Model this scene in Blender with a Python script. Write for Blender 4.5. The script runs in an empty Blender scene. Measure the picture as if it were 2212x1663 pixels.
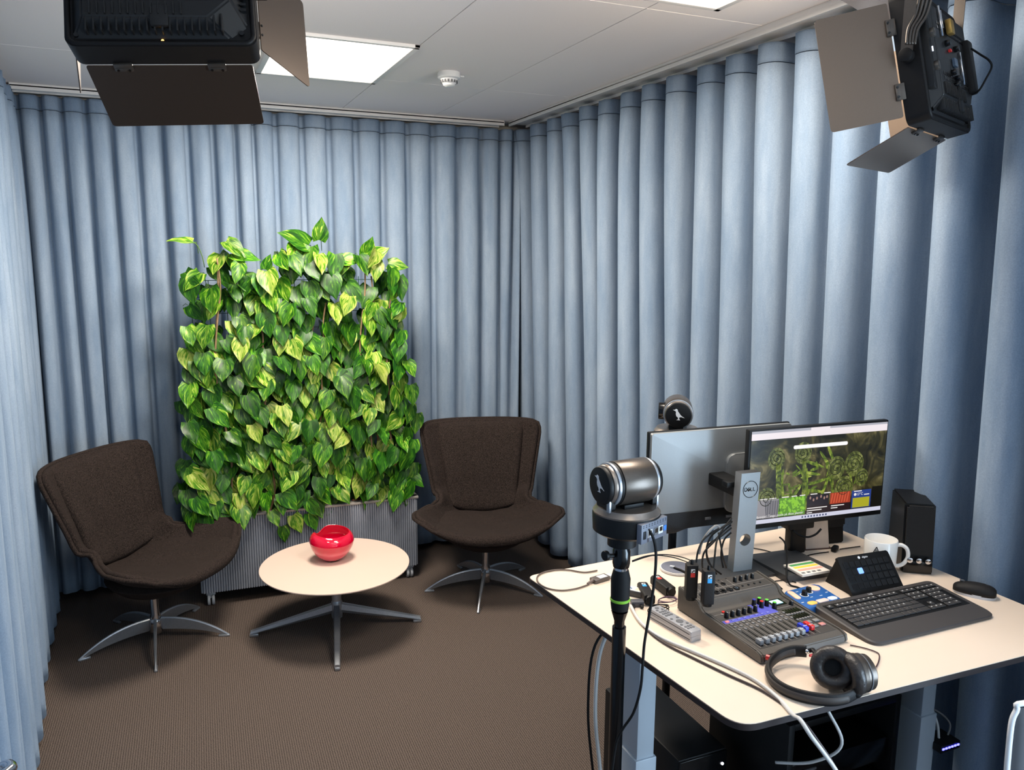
import bpy, bmesh, math, random
import numpy as np
from mathutils import Vector, Matrix, Euler
PI = math.pi
SC = bpy.context.scene
COL = SC.collection
random.seed(7)

# ------------------------------------------------------------------ camera
IW, IH, FPX = 2212, 1663, 1720.0
YAW, PITCH, ROLL = .40540971, .1642779, .00773715
CAMZ, CEIL, DESK = 2.02, 2.87, 1.04
def axes(yaw, pitch, roll):
    f = Vector((math.sin(yaw)*math.cos(pitch), math.cos(yaw)*math.cos(pitch), -math.sin(pitch)))
    r0 = Vector((math.cos(yaw), -math.sin(yaw), 0)); u0 = r0.cross(f)
    r = math.cos(roll)*r0 + math.sin(roll)*u0
    return r, r.cross(f), f
CR, CU, CF = axes(YAW, PITCH, ROLL)
cam = bpy.data.objects.new('camera', bpy.data.cameras.new('camera')); COL.objects.link(cam)
cam.matrix_world = Matrix(((CR.x, CU.x, -CF.x, 0), (CR.y, CU.y, -CF.y, 0), (CR.z, CU.z, -CF.z, CAMZ), (0, 0, 0, 1)))
cam.data.sensor_width = 36; cam.data.lens = FPX/IW*36; cam.data.clip_start = .02
SC.camera = cam
def ray(px, py): return (px-IW/2)/FPX*CR - (py-IH/2)/FPX*CU + CF
def Z(px, py, z):                       # point of the room at height z seen at that place of the photo
    d = ray(px, py); return Vector((0, 0, CAMZ)) + d*((z-CAMZ)/d.z)
def D(px, py, dz=0): return Z(px, py, DESK+dz)
FH = Vector((math.sin(YAW), math.cos(YAW), 0))
def at(px, py, dist):
    d = ray(px, py); return Vector((0, 0, CAMZ)) + d*(dist/d.dot(FH))

# ------------------------------------------------------------------ world, lights, exposure
w = bpy.data.worlds.new('world'); SC.world = w; w.use_nodes = True
w.node_tree.nodes['Background'].inputs[0].default_value = (.55, .72, 1, 1)
w.node_tree.nodes['Background'].inputs[1].default_value = 1.0
SC.view_settings.view_transform = 'Standard'; SC.view_settings.look = 'None'
SC.view_settings.exposure = 0.22; SC.view_settings.gamma = 1.0
try: SC.cycles.max_bounces = 8; SC.cycles.diffuse_bounces = 5; SC.cycles.sample_clamp_indirect = 6.0
except Exception: pass
def area(name, loc, direction, sx, sy, power, color, spread=None):
    l = bpy.data.lights.new(name, 'AREA'); l.shape = 'RECTANGLE'; l.size = sx; l.size_y = sy
    l.energy = power; l.color = color
    if spread: l.spread = spread
    o = bpy.data.objects.new(name, l); COL.objects.link(o); o.location = loc
    o.rotation_euler = Vector(direction).to_track_quat('-Z', 'Y').to_euler(); return o
# ceiling panels: (x0, x1, y0, y1); the first is the lit one in view, the second is over the desk, the third is an added unseen light
PANELS = [(.44, 1.02, 3.37, 4.17), (1.22, 1.82, 1.66, 2.44), (.44, 1.02, .3, 1.1)]
PANEL_POWER = [72, 28, 2]
for (x0, x1, y0, y1), pw in zip(PANELS, PANEL_POWER):
    area('ceiling_panel_light', ((x0+x1)/2, (y0+y1)/2, CEIL-.022), (0, 0, -1), x1-x0-.06, y1-y0-.06, pw, (1, .90, .78))
# daylight through the window in the right wall, behind the photographer
area('window_daylight', (2.46, -.55, 1.35), (-1, .12, .22), 1.7, 1.35, 110, (.60, .80, 1.0))

# ------------------------------------------------------------------ materials
def lin(c):
    return tuple(((v/255)/12.92 if v/255 <= .04045 else ((v/255+.055)/1.055)**2.4) for v in c) + (1,)
MATS = {}
def mat(name, rgb, rough=.5, metal=0, noise=None, bump=None, emit=0, coat=0, sheen=0, spec=.5, aniso=0):
    """rgb 0-255; noise=(scale, amount) varies the colour; bump=(scale, strength)"""
    if name in MATS: return MATS[name]
    m = bpy.data.materials.new(name); m.use_nodes = True; nt = m.node_tree; b = nt.nodes['Principled BSDF']
    c = lin(rgb); b.inputs['Base Color'].default_value = c; b.inputs['Roughness'].default_value = rough
    b.inputs['Metallic'].default_value = metal; b.inputs['Specular IOR Level'].default_value = spec
    if coat: b.inputs['Coat Weight'].default_value = coat; b.inputs['Coat Roughness'].default_value = .1
    if sheen:
        b.inputs['Sheen Weight'].default_value = sheen; b.inputs['Sheen Roughness'].default_value = .35
        b.inputs['Sheen Tint'].default_value = c
    if emit: b.inputs['Emission Color'].default_value = c; b.inputs['Emission Strength'].default_value = emit
    tc = nt.nodes.new('ShaderNodeTexCoord')
    if noise:
        n = nt.nodes.new('ShaderNodeTexNoise'); n.inputs['Scale'].default_value = noise[0]; n.inputs['Detail'].default_value = 5
        r = nt.nodes.new('ShaderNodeMapRange'); r.inputs[1].default_value = .3; r.inputs[2].default_value = .7
        r.inputs[3].default_value = 1-noise[1]; r.inputs[4].default_value = 1+noise[1]
        x = nt.nodes.new('ShaderNodeVectorMath'); x.operation = 'SCALE'; x.inputs[0].default_value = c[:3]
        if len(noise) > 2:
            mp = nt.nodes.new('ShaderNodeMapping'); mp.inputs['Scale'].default_value = noise[2]
            nt.links.new(tc.outputs['Object'], mp.inputs[0]); nt.links.new(mp.outputs[0], n.inputs[0])
        else: nt.links.new(tc.outputs['Object'], n.inputs[0])
        nt.links.new(n.outputs[0], r.inputs[0]); nt.links.new(r.outputs[0], x.inputs['Scale'])
        nt.links.new(x.outputs[0], b.inputs['Base Color'])
    if bump:
        n = nt.nodes.new('ShaderNodeTexNoise'); n.inputs['Scale'].default_value = bump[0]; n.inputs['Detail'].default_value = 3
        k = nt.nodes.new('ShaderNodeBump'); k.inputs['Strength'].default_value = bump[1]; k.inputs['Distance'].default_value = .002
        nt.links.new(tc.outputs['Object'], n.inputs[0]); nt.links.new(n.outputs[0], k.inputs['Height']); nt.links.new(k.outputs[0], b.inputs['Normal'])
    MATS[name] = m; return m
def velvet(name, rgb):
    m = mat(name, rgb, .85, sheen=.35, spec=.2)
    nt = m.node_tree; b = nt.nodes['Principled BSDF']; c = lin(rgb)
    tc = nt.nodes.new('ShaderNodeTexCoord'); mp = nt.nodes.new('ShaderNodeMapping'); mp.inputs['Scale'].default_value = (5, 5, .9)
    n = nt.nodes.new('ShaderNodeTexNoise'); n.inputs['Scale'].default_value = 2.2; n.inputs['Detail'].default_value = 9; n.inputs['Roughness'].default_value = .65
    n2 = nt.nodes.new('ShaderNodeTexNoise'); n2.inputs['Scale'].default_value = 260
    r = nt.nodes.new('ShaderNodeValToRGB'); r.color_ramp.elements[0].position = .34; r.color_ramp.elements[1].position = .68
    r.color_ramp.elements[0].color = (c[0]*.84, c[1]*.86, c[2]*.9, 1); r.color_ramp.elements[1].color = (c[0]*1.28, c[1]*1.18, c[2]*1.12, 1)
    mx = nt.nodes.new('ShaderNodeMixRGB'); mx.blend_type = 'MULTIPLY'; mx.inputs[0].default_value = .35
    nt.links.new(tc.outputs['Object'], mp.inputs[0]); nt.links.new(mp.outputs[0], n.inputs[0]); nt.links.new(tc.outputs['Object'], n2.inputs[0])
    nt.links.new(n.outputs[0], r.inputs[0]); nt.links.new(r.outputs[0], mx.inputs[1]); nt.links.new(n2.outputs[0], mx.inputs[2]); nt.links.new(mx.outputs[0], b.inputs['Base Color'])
    k = nt.nodes.new('ShaderNodeBump'); k.inputs['Strength'].default_value = .25; k.inputs['Distance'].default_value = .004
    nt.links.new(n.outputs[0], k.inputs['Height']); nt.links.new(k.outputs[0], b.inputs['Normal'])
    return m
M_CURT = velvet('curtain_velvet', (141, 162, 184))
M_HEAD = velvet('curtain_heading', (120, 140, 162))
M_WHITE = mat('white_paint', (226, 222, 218), .5)
M_CEIL = mat('ceiling_tile', (238, 230, 227), .9, noise=(300, .03))
M_JOINT = mat('ceiling_joint', (120, 118, 118), .9)
M_WALL = mat('wall_paint', (196, 194, 190), .9, noise=(8, .03))
M_DARKWALL = mat('dark_wall', (60, 66, 74), .9)
M_BLACK = mat('black_plastic', (13, 13, 14), .5, noise=(60, .1), spec=.3)
M_BLACKG = mat('black_gloss', (9, 9, 10), .18)
M_RUBBER = mat('black_rubber', (12, 12, 13), .7, spec=.3)
M_SOFTBLK = mat('soft_black', (22, 20, 20), .6, bump=(300, .3), spec=.3)
M_CHROME = mat('chrome', (205, 205, 208), .12, 1)
M_ALU = mat('brushed_aluminium', (172, 176, 182), .32, .7, noise=(90, .06))
M_SILVER = mat('silver_plastic', (142, 144, 144), .45, .4, noise=(400, .03))
M_GREYP = mat('grey_plastic', (96, 96, 98), .5)
M_DGREY = mat('dark_grey_metal', (62, 63, 65), .45, .2, noise=(30, .06))
M_LEG = mat('desk_leg_grey', (172, 180, 188), .45, .1)
M_LAM = mat('cream_laminate', (226, 206, 186), .38, noise=(3, .012))
M_EDGE = mat('dark_edge_band', (38, 28, 28), .5)
M_GUN = mat('gunmetal', (92, 84, 77), .33, .7, noise=(200, .04))
M_RED = mat('red_plastic', (205, 38, 34), .4)
M_BLUE = mat('blue_plastic', (40, 60, 190), .4)
M_WHITEP = mat('white_plastic', (222, 222, 222), .35)

def fabric_mat():
    m = mat('brown_black_weave', (54, 46, 42), .95, sheen=.12, spec=.15)
    nt = m.node_tree; b = nt.nodes['Principled BSDF']; c = lin((35, 29, 27)); tc = nt.nodes.new('ShaderNodeTexCoord')
    mp = nt.nodes.new('ShaderNodeMapping'); mp.inputs['Scale'].default_value = (1, 1, .28)
    n = nt.nodes.new('ShaderNodeTexNoise'); n.inputs['Scale'].default_value = 420; n.inputs['Detail'].default_value = 2
    n2 = nt.nodes.new('ShaderNodeTexNoise'); n2.inputs['Scale'].default_value = 9
    r = nt.nodes.new('ShaderNodeValToRGB'); r.color_ramp.elements[0].position = .38; r.color_ramp.elements[1].position = .68
    r.color_ramp.elements[0].color = (c[0]*.45, c[1]*.45, c[2]*.45, 1); r.color_ramp.elements[1].color = (c[0]*2.6, c[1]*2.5, c[2]*2.4, 1)
    nt.links.new(tc.outputs['Object'], mp.inputs[0]); nt.links.new(mp.outputs[0], n.inputs[0]); nt.links.new(n.outputs[0], r.inputs[0]); nt.links.new(r.outputs[0], b.inputs['Base Color'])
    k = nt.nodes.new('ShaderNodeBump'); k.inputs['Strength'].default_value = .5; k.inputs['Distance'].default_value = .002
    nt.links.new(n.outputs[0], k.inputs['Height']); nt.links.new(k.outputs[0], b.inputs['Normal'])
    return m
M_FAB = fabric_mat()
def carpet_mat():
    m = mat('ribbed_carpet', (88, 76, 70), .97, spec=.1)
    nt = m.node_tree; b = nt.nodes['Principled BSDF']; c = lin((83, 74, 69)); tc = nt.nodes.new('ShaderNodeTexCoord')
    mp = nt.nodes.new('ShaderNodeMapping'); mp.inputs['Rotation'].default_value = (0, 0, .03)
    wv = nt.nodes.new('ShaderNodeTexWave'); wv.inputs['Scale'].default_value = 34; wv.inputs['Distortion'].default_value = 1.2; wv.inputs['Detail'].default_value = 2; wv.inputs['Detail Scale'].default_value = 3
    n = nt.nodes.new('ShaderNodeTexNoise'); n.inputs['Scale'].default_value = 260; n.inputs['Detail'].default_value = 2
    n3 = nt.nodes.new('ShaderNodeTexNoise'); n3.inputs['Scale'].default_value = 1.4
    a = nt.nodes.new('ShaderNodeMath'); a.operation = 'MULTIPLY_ADD'; a.inputs[1].default_value = .3
    r = nt.nodes.new('ShaderNodeValToRGB'); r.color_ramp.elements[0].position = .38; r.color_ramp.elements[1].position = .88
    r.color_ramp.elements[0].color = (c[0]*.4, c[1]*.4, c[2]*.4, 1); r.color_ramp.elements[1].color = (c[0]*1.75, c[1]*1.7, c[2]*1.65, 1)
    nt.links.new(tc.outputs['Object'], mp.inputs[0]); nt.links.new(mp.outputs[0], wv.inputs[0]); nt.links.new(tc.outputs['Object'], n.inputs[0])
    nt.links.new(wv.outputs[1], a.inputs[0]); nt.links.new(n.outputs[0], a.inputs[2]); nt.links.new(a.outputs[0], r.inputs[0]); nt.links.new(r.outputs[0], b.inputs['Base Color'])
    k = nt.nodes.new('ShaderNodeBump'); k.inputs['Strength'].default_value = .6; k.inputs['Distance'].default_value = .003
    nt.links.new(a.outputs[0], k.inputs['Height']); nt.links.new(k.outputs[0], b.inputs['Normal'])
    return m
M_CARPET = carpet_mat()

# ------------------------------------------------------------------ mesh helpers
class MB:
    def __init__(s): s.bm = bmesh.new(); s.M = Matrix()
    def _bev(s, verts, bev, seg=2):
        if bev:
            es = list({e for v in verts for e in v.link_edges})
            bmesh.ops.bevel(s.bm, geom=es, offset=bev, segments=seg, affect='EDGES', profile=.5, clamp_overlap=True)
    def box(s, c, d, bev=0, M=None, seg=2):
        m = s.M @ Matrix.Translation(c) @ (M or Matrix()) @ Matrix.Diagonal((d[0], d[1], d[2], 1))
        v = bmesh.ops.create_cube(s.bm, size=1, matrix=m)['verts']; s._bev(v, bev, seg); return s
    def cyl(s, p0, p1, r0, r1=None, n=20, bev=0, cap=True):
        p0, p1 = Vector(p0), Vector(p1); d = p1-p0; r1 = r0 if r1 is None else r1
        m = s.M @ Matrix.Translation((p0+p1)/2) @ d.to_track_quat('Z', 'Y').to_matrix().to_4x4()
        v = bmesh.ops.create_cone(s.bm, cap_ends=cap, segments=n, radius1=r0, radius2=r1, depth=d.length, matrix=m)['verts']
        if bev:
            es = [e for e in {e for x in v for e in x.link_edges} if any(len(f.verts) > 4 for f in e.link_faces)]
            bmesh.ops.bevel(s.bm, geom=es, offset=bev, segments=2, affect='EDGES', profile=.5)
        return s
    def ball(s, c, r, n=16, sc=(1, 1, 1)):
        bmesh.ops.create_uvsphere(s.bm, u_segments=n, v_segments=n//2+2, radius=r, matrix=s.M @ Matrix.Translation(c) @ Matrix.Diagonal((*sc, 1))); return s
    def loft(s, rings, closed=True, caps=True, loop=False):
        vs = [[s.bm.verts.new(s.M @ Vector(p)) for p in r] for r in rings]; n = len(rings[0])
        R = len(vs)
        for i in range(R if loop else R-1):
            a, b = vs[i], vs[(i+1) % R]
            for j in range(n if closed else n-1):
                k = (j+1) % n
                try: s.bm.faces.new((a[j], a[k], b[k], b[j]))
                except ValueError: pass
        if caps and closed and not loop:
            try: s.bm.faces.new(vs[0][::-1]); s.bm.faces.new(vs[-1])
            except ValueError: pass
        return s
    def tube(s, pts, r, n=8, loop=False, flat=None):
        pts = [Vector(p) for p in pts]; rings = []; N = len(pts); up = None
        for i, p in enumerate(pts):
            if loop: t = pts[(i+1) % N]-pts[i-1]
            else: t = pts[min(i+1, N-1)]-pts[max(i-1, 0)]
            if t.length < 1e-9: t = Vector((0, 0, 1))
            t.normalize()
            if flat: a = Vector((0, 0, 1)); a = (a-t*a.dot(t)).normalized()
            else:
                if up is None: up = Vector((0, 0, 1)) if abs(t.z) < .9 else Vector((1, 0, 0))
                a = up-t*up.dot(t)
                if a.length < 1e-5: a = t.orthogonal()
                a.normalize(); up = a
            b = t.cross(a); rr = r[i] if isinstance(r, (list, tuple)) else r
            ra, rb = (flat if flat else (rr, rr))
            rings.append([p+a*ra*math.cos(2*PI*k/n)+b*rb*math.sin(2*PI*k/n) for k in range(n)])
        return s.loft(rings, True, True, loop)
    def lathe(s, prof, n=32, c=(0, 0, 0), caps=True):
        return s.loft([[(c[0]+r*math.cos(2*PI*k/n), c[1]+r*math.sin(2*PI*k/n), c[2]+z) for k in range(n)] for r, z in prof], True, caps)
    def prism(s, poly, z0, z1, bev=0, seg=2):
        a = [s.bm.verts.new(s.M @ Vector((p[0], p[1], z0))) for p in poly]; b = [s.bm.verts.new(s.M @ Vector((p[0], p[1], z1))) for p in poly]
        n = len(poly); s.bm.faces.new(a[::-1]); top = s.bm.faces.new(b)
        for i in range(n): s.bm.faces.new((a[i], a[(i+1) % n], b[(i+1) % n], b[i]))
        if bev: bmesh.ops.bevel(s.bm, geom=list(top.edges), offset=bev, segments=seg, affect='EDGES', profile=.5)
        return s
    def grid(s, fn, nu, nv):
        vs = [[s.bm.verts.new(s.M @ Vector(fn(i/(nu-1), j/(nv-1)))) for i in range(nu)] for j in range(nv)]
        for j in range(nv-1):
            for i in range(nu-1): s.bm.faces.new((vs[j][i], vs[j][i+1], vs[j+1][i+1], vs[j+1][i]))
        return s
    def quad(s, *p): s.bm.faces.new([s.bm.verts.new(s.M @ Vector(q)) for q in p]); return s
    def text(s, txt, size, M=None, depth=.0004, align='CENTER'):
        cu = bpy.data.curves.new('t', 'FONT'); cu.body = txt; cu.size = size; cu.align_x = align; cu.align_y = 'CENTER'; cu.extrude = depth; cu.resolution_u = 2
        o = bpy.data.objects.new('t', cu); me = bpy.data.meshes.new_from_object(o)
        me.transform(s.M @ (M or Matrix())); s.bm.from_mesh(me)
        bpy.data.objects.remove(o); bpy.data.curves.remove(cu); bpy.data.meshes.remove(me); return s
    def obj(s, name, m, parent=None, loc=None, rot=None, sharp=.6, smooth=True, sub=0, solid=0, bev=0):
        bmesh.ops.recalc_face_normals(s.bm, faces=s.bm.faces) if not getattr(s, 'keep', False) else None
        me = bpy.data.meshes.new(name); s.bm.to_mesh(me); s.bm.free(); me.materials.append(m)
        if smooth: me.shade_smooth(); me.set_sharp_from_angle(angle=sharp)
        o = bpy.data.objects.new(name, me); COL.objects.link(o)
        if parent: o.parent = parent
        if loc is not None: o.location = loc
        if rot is not None: o.rotation_euler = rot
        if solid: k = o.modifiers.new('s', 'SOLIDIFY'); k.thickness = solid; k.offset = 0
        if sub: k = o.modifiers.new('u', 'SUBSURF'); k.levels = sub; k.render_levels = sub
        return o
def tag(o, label=None, cat=None, group=None, kind=None):
    if label: o['label'] = label
    if cat: o['category'] = cat
    if group: o['group'] = group
    if kind: o['kind'] = kind
    return o
def thing(name, label, cat, loc=(0, 0, 0), rz=0, group=None, rot=None):
    o = bpy.data.objects.new(name, None); COL.objects.link(o); o.location = loc; o.empty_display_size = .05
    o.rotation_euler = rot if rot is not None else (0, 0, rz)
    return tag(o, label, cat, group)
def dup(o, parent=None):
    c = o.copy(); COL.objects.link(c)
    if parent: c.parent = parent
    for ch in list(o.children): dup(ch, c)
    return c
def cr(pts, n=6, loop=False):          # smooth curve through points
    P = [Vector(p) for p in pts]; N = len(P); out = []
    for i in range(N if loop else N-1):
        if loop: a, b, c, d = P[i-1], P[i], P[(i+1) % N], P[(i+2) % N]
        else: a, b, c, d = P[max(i-1, 0)], P[i], P[i+1], P[min(i+2, N-1)]
        for k in range(n):
            t = k/n
            out.append(.5*((2*b)+(c-a)*t+(2*a-5*b+4*c-d)*t*t+(3*b-a-3*c+d)*t**3))
    if not loop: out.append(P[-1])
    return out
def rrect(x0, y0, x1, y1, r, n=5):
    o = []
    for cx, cy, a in ((x1-r, y1-r, 0), (x0+r, y1-r, 90), (x0+r, y0+r, 180), (x1-r, y0+r, 270)):
        o += [(cx+r*math.cos(math.radians(a+90*k/n)), cy+r*math.sin(math.radians(a+90*k/n))) for k in range(n+1)]
    return o
def rpoly(P, r, n=6):                  # polygon (counter-clockwise) with rounded corners
    out = []; N = len(P); rs = r if isinstance(r, (list, tuple)) else [r]*N
    for i in range(N):
        p = Vector(P[i][:2]); a = (Vector(P[i-1][:2])-p).normalized(); b = (Vector(P[(i+1) % N][:2])-p).normalized(); q = rs[i]
        s, e = p+a*q, p+b*q
        for k in range(n+1):
            t = k/n; out.append(tuple((1-t)**2*s+2*t*(1-t)*p+t*t*e))
    return out

# ------------------------------------------------------------------ room shell
X0, X1, Y0, Y1 = -.95, 2.52, -1.5, 5.22
def struct(name, mb, m, parent=None, **k):
    o = mb.obj(name, m, parent, **k)
    if parent is None: o['kind'] = 'structure'
    return o
struct('floor', MB().box(((X0+X1)/2, (Y0+Y1)/2, -.05), (X1-X0+.2, Y1-Y0+.2, .1)), M_CARPET)
struct('wall_back', MB().box(((X0+X1)/2, Y1+.05, CEIL/2+.03), (X1-X0+.2, .1, CEIL+.06)), M_WALL)
wr = MB()
for c, d in (((X1+.05, (.15+Y1)/2, CEIL/2+.03), (.1, Y1-.15, CEIL+.06)), ((X1+.05, Y0+.125, CEIL/2+.03), (.1, .25, CEIL+.06)), ((X1+.05, -.55, .25), (.1, 1.4, .5)), ((X1+.05, -.55, 2.56), (.1, 1.4, .72))): wr.box(c, d)
struct('wall_right', wr, M_WALL)
struct('wall_left', MB().box((X0-.05, (Y0+Y1)/2, CEIL/2+.03), (.1, Y1-Y0, CEIL+.06)), M_WALL)
struct('wall_front', MB().box(((X0+X1)/2, Y0-.05, CEIL/2+.03), (X1-X0+.2, .1, CEIL+.06)), M_WALL)
wn = MB()
for y in (-1.225, -.55, .125): wn.box((X1+.04, y, 1.35), (.07, .05, 1.7))
for z in (.52, 2.18): wn.box((X1+.04, -.55, z), (.07, 1.4, .05))
win = struct('window_1', wn, M_WHITE)
# ceiling tiles with open joints round the light panels
ct = MB(); xs = [X0-.05, -.13, .445, 1.02, 1.597, 2.13, X1+.05]; ys = [Y0-.05, -.54, 1.005, 2.55, 4.10, Y1+.05]
for i in range(len(xs)-1):
    for j in range(len(ys)-1): ct.box(((xs[i]+xs[i+1])/2, (ys[j]+ys[j+1])/2, CEIL+.03), (xs[i+1]-xs[i]-.0035, ys[j+1]-ys[j]-.0035, .06), .0012, seg=1)
struct('ceiling', ct, M_CEIL)
struct('ceiling_grid', MB().box(((X0+X1)/2, (Y0+Y1)/2, CEIL+.055), (X1-X0+.1, Y1-Y0+.1, .03)), M_JOINT)
M_DIFF = mat('lit_diffuser', (255, 244, 228), .6, emit=3.2); M_DIM = mat('dim_diffuser', (255, 244, 228), .6, emit=.5)
for k, (x0, x1, y0, y1) in enumerate(PANELS):
    lab = ['lit white square ceiling panel between the tiles above the lounge corner', 'white ceiling light panel over the desk, only its far edge in view', 'added unseen white ceiling light panel behind the photographer'][k]
    t = thing('ceiling_light', lab, 'ceiling light', ((x0+x1)/2, (y0+y1)/2, CEIL)); hx, hy = (x1-x0)/2, (y1-y0)/2
    f = MB()
    for c, d in (((-hx+.012, 0, -.006), (.024, 2*hy, .014)), ((hx-.012, 0, -.006), (.024, 2*hy, .014)), ((0, -hy+.012, -.006), (2*hx, .024, .014)), ((0, hy-.012, -.006), (2*hx, .024, .014))): f.box(c, d, .002)
    f.obj('frame', M_WHITE, t); MB().box((0, 0, -.004), (2*hx-.04, 2*hy-.04, .006)).obj('diffuser', M_DIFF if k < 2 else M_DIM, t)
t = thing('smoke_detector', 'round white smoke detector on the ceiling right of the lit panel', 'smoke detector', (*Z(970, 166, CEIL-.02)[:2], CEIL))
MB().lathe([(.0, 0), (.052, 0), (.055, -.006), (.055, -.026), (.047, -.031), (0, -.031)], 32).obj('base', M_WHITEP, t)
MB().lathe([(0, -.031), (.042, -.031), (.040, -.045), (.030, -.053), (.028, -.060), (.018, -.066), (0, -.066)], 32).obj('sensor_chamber', M_WHITEP, t)
v = MB()
for k in range(16):
    a = 2*PI*k/16; v.box((.0395*math.cos(a), .0395*math.sin(a), -.043), (.004, .009, .012), 0, Matrix.Rotation(a, 4, 'Z'))
v.obj('vents', M_GREYP, t)
MB().box((.062, .0, -.012), (.03, .006, .006), .001).obj('test_pin', M_WHITEP, t)

# ------------------------------------------------------------------ curtains
def interp_phase(cr_list, s):
    # crest i sits at phase 2*pi*i
    return 2*PI*float(np.interp(s, cr_list, range(len(cr_list))))
def curtain(name, label, p0, d, nrm, crests, A, B, ztop, zbot, seed, lean=0, bulge=0, C=0, var=1):
    """p0 start, d along the track, nrm towards the room; crests = distances along the track"""
    rng = random.Random(seed); d = Vector((*d, 0)).normalized(); nrm = Vector((*nrm, 0)).normalized(); p0 = Vector((*p0, 0))
    n = len(crests); amp = [1+var*rng.uniform(-.22, .22) for _ in range(2*n+2)]; sh = [var*rng.uniform(-1, 1) for _ in range(2*n+2)]; sh2 = [rng.uniform(-1, 1) for _ in range(2*n+2)]
    SEG = 18; U = (n-1)*SEG; s_of = np.interp(np.arange(U+1)/SEG, range(n), crests)
    lam = [crests[min(i+1, n-1)]-crests[max(min(i, n-2), 0)] for i in range(n)]
    def pt(i, z):
        ph = 2*PI*i/SEG; fz = (ztop-z)/(ztop-zbot); q = i/SEG*2; k = int(q); fr = q-k
        a = amp[k]*(1-fr)+amp[k+1]*fr; w1 = sh[k]*(1-fr)+sh[k+1]*fr; w2 = sh2[k]*(1-fr)+sh2[k+1]*fr
        lam_i = lam[min(int(i/SEG), n-1)]; sc = lam_i/.2
        top = math.exp(-fz*14)
        aa = A*(a*(1-top)+top*.92)*(1+.12*w2*math.sin(fz*5+w1*3))
        bb = B*sc*(1+.25*w1*fz)
        al = s_of[i]+bb*math.sin(2*ph)+C*lam_i/(2*PI)*math.sin(ph)+.012*w1*fz*math.sin(fz*3.1)+.010*w2*fz
        nn = aa*math.cos(ph)+.006*w1*math.sin(fz*6+k)+.10*A*math.cos(3*ph+w2*2)*w1*fz + lean*fz + bulge*math.sin(fz*PI)
        wr = top*.0035*math.sin(ph*9+w1*4)*math.cos(ph*.5+w2)
        return p0+d*al+nrm*(nn+wr)
    root = thing(name, label, 'curtain', (*p0[:2], 0))
    def sheet(za, zb, rows, off=0):
        mb = MB(); vs = []
        for r in range(rows+1):
            z = za+(zb-za)*r/rows
            vs.append([mb.bm.verts.new(Vector((*(pt(i, z)-p0)[:2], z+(.006*math.cos(2*PI*i/SEG) if zb == zbot and r == rows else 0)))) for i in range(U+1)])
        for r in range(rows):
            for i in range(U): mb.bm.faces.new((vs[r][i], vs[r][i+1], vs[r+1][i+1], vs[r+1][i]))
        return mb
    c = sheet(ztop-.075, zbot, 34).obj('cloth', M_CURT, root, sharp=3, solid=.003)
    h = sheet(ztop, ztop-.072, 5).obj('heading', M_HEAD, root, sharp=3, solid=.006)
    return root
RX = 2.16                       # the track along the right wall
def ycross(px, py):             # where the sight line crosses the right curtain's crests
    d = ray(px, py); return d.y*RX/d.x
tops = [(1144, 262), (1180, 243), (1210, 230), (1255, 210), (1295, 196), (1342, 178), (1389, 160), (1445, 137), (1510, 112), (1575, 86), (1650, 55), (1727, 22)]
yc = [ycross(*p) for p in tops]
yc = yc+[yc[-1]-.215*k for k in range(1, 18)]
ybase = 5.06
curtain('curtain', 'long grey-blue velvet curtain in deep folds along the right wall behind the desk', (RX+.104, ybase), (0, -1), (-1, 0), [0]+[ybase-y for y in yc if y > .5], .098, .024, CEIL-.045, .03, 3, lean=-.095, bulge=0)
bx = []
for px in (60, 107, 152, 210, 262, 320, 372, 430, 485, 528, 567, 624, 683, 742, 801, 858, 911, 969, 1022, 1070, 1105):
    d = ray(px, 240); bx.append(d.x*5.0/d.y)
bx = [-.74]+bx+[2.2]
curtain('curtain', 'grey-blue velvet curtain across the back wall behind the plant and armchairs', (0, 5.06), (1, 0), (0, -1), bx, .034, .010, CEIL-.045, .04, 11, C=.72, var=1.6)
lc = [0]; rg = random.Random(5)
while lc[-1] < 6.2: lc.append(lc[-1]+rg.uniform(.14, .21))
curtain('curtain', 'pale blue velvet curtain in fine folds along the left side of the frame', (-.738, 5.0), (.067, -1), (1, .067), lc, .052, .017, CEIL-.045, .03, 23)
def rail(label, a, b, wd=.05, h=.03):
    a, b = Vector((*a, CEIL-h/2)), Vector((*b, CEIL-h/2)); m = (a+b)/2; ang = math.atan2(b.y-a.y, b.x-a.x); L = (b-a).length
    mb = MB().box((0, 0, .006), (L, wd, h-.012), .002); mb.box((0, wd/2-.004, -.006), (L, .008, h-.006), .001); mb.box((0, -wd/2+.004, -.006), (L, .008, h-.006), .001)
    t = thing('curtain_track', label, 'curtain track', m, ang); mb.obj('channel', M_WHITE, t)
rail('white curtain track on the ceiling above the right curtain', (RX+.012, 5.0), (RX+.012, .4), .13)
rail('white curtain track on the ceiling above the back curtain', (-.7, 5.03), (2.07, 5.03), .10)
rail('white curtain track on the ceiling above the left curtain', (-.745, 4.98), (-.34, -1.3), .06)

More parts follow.
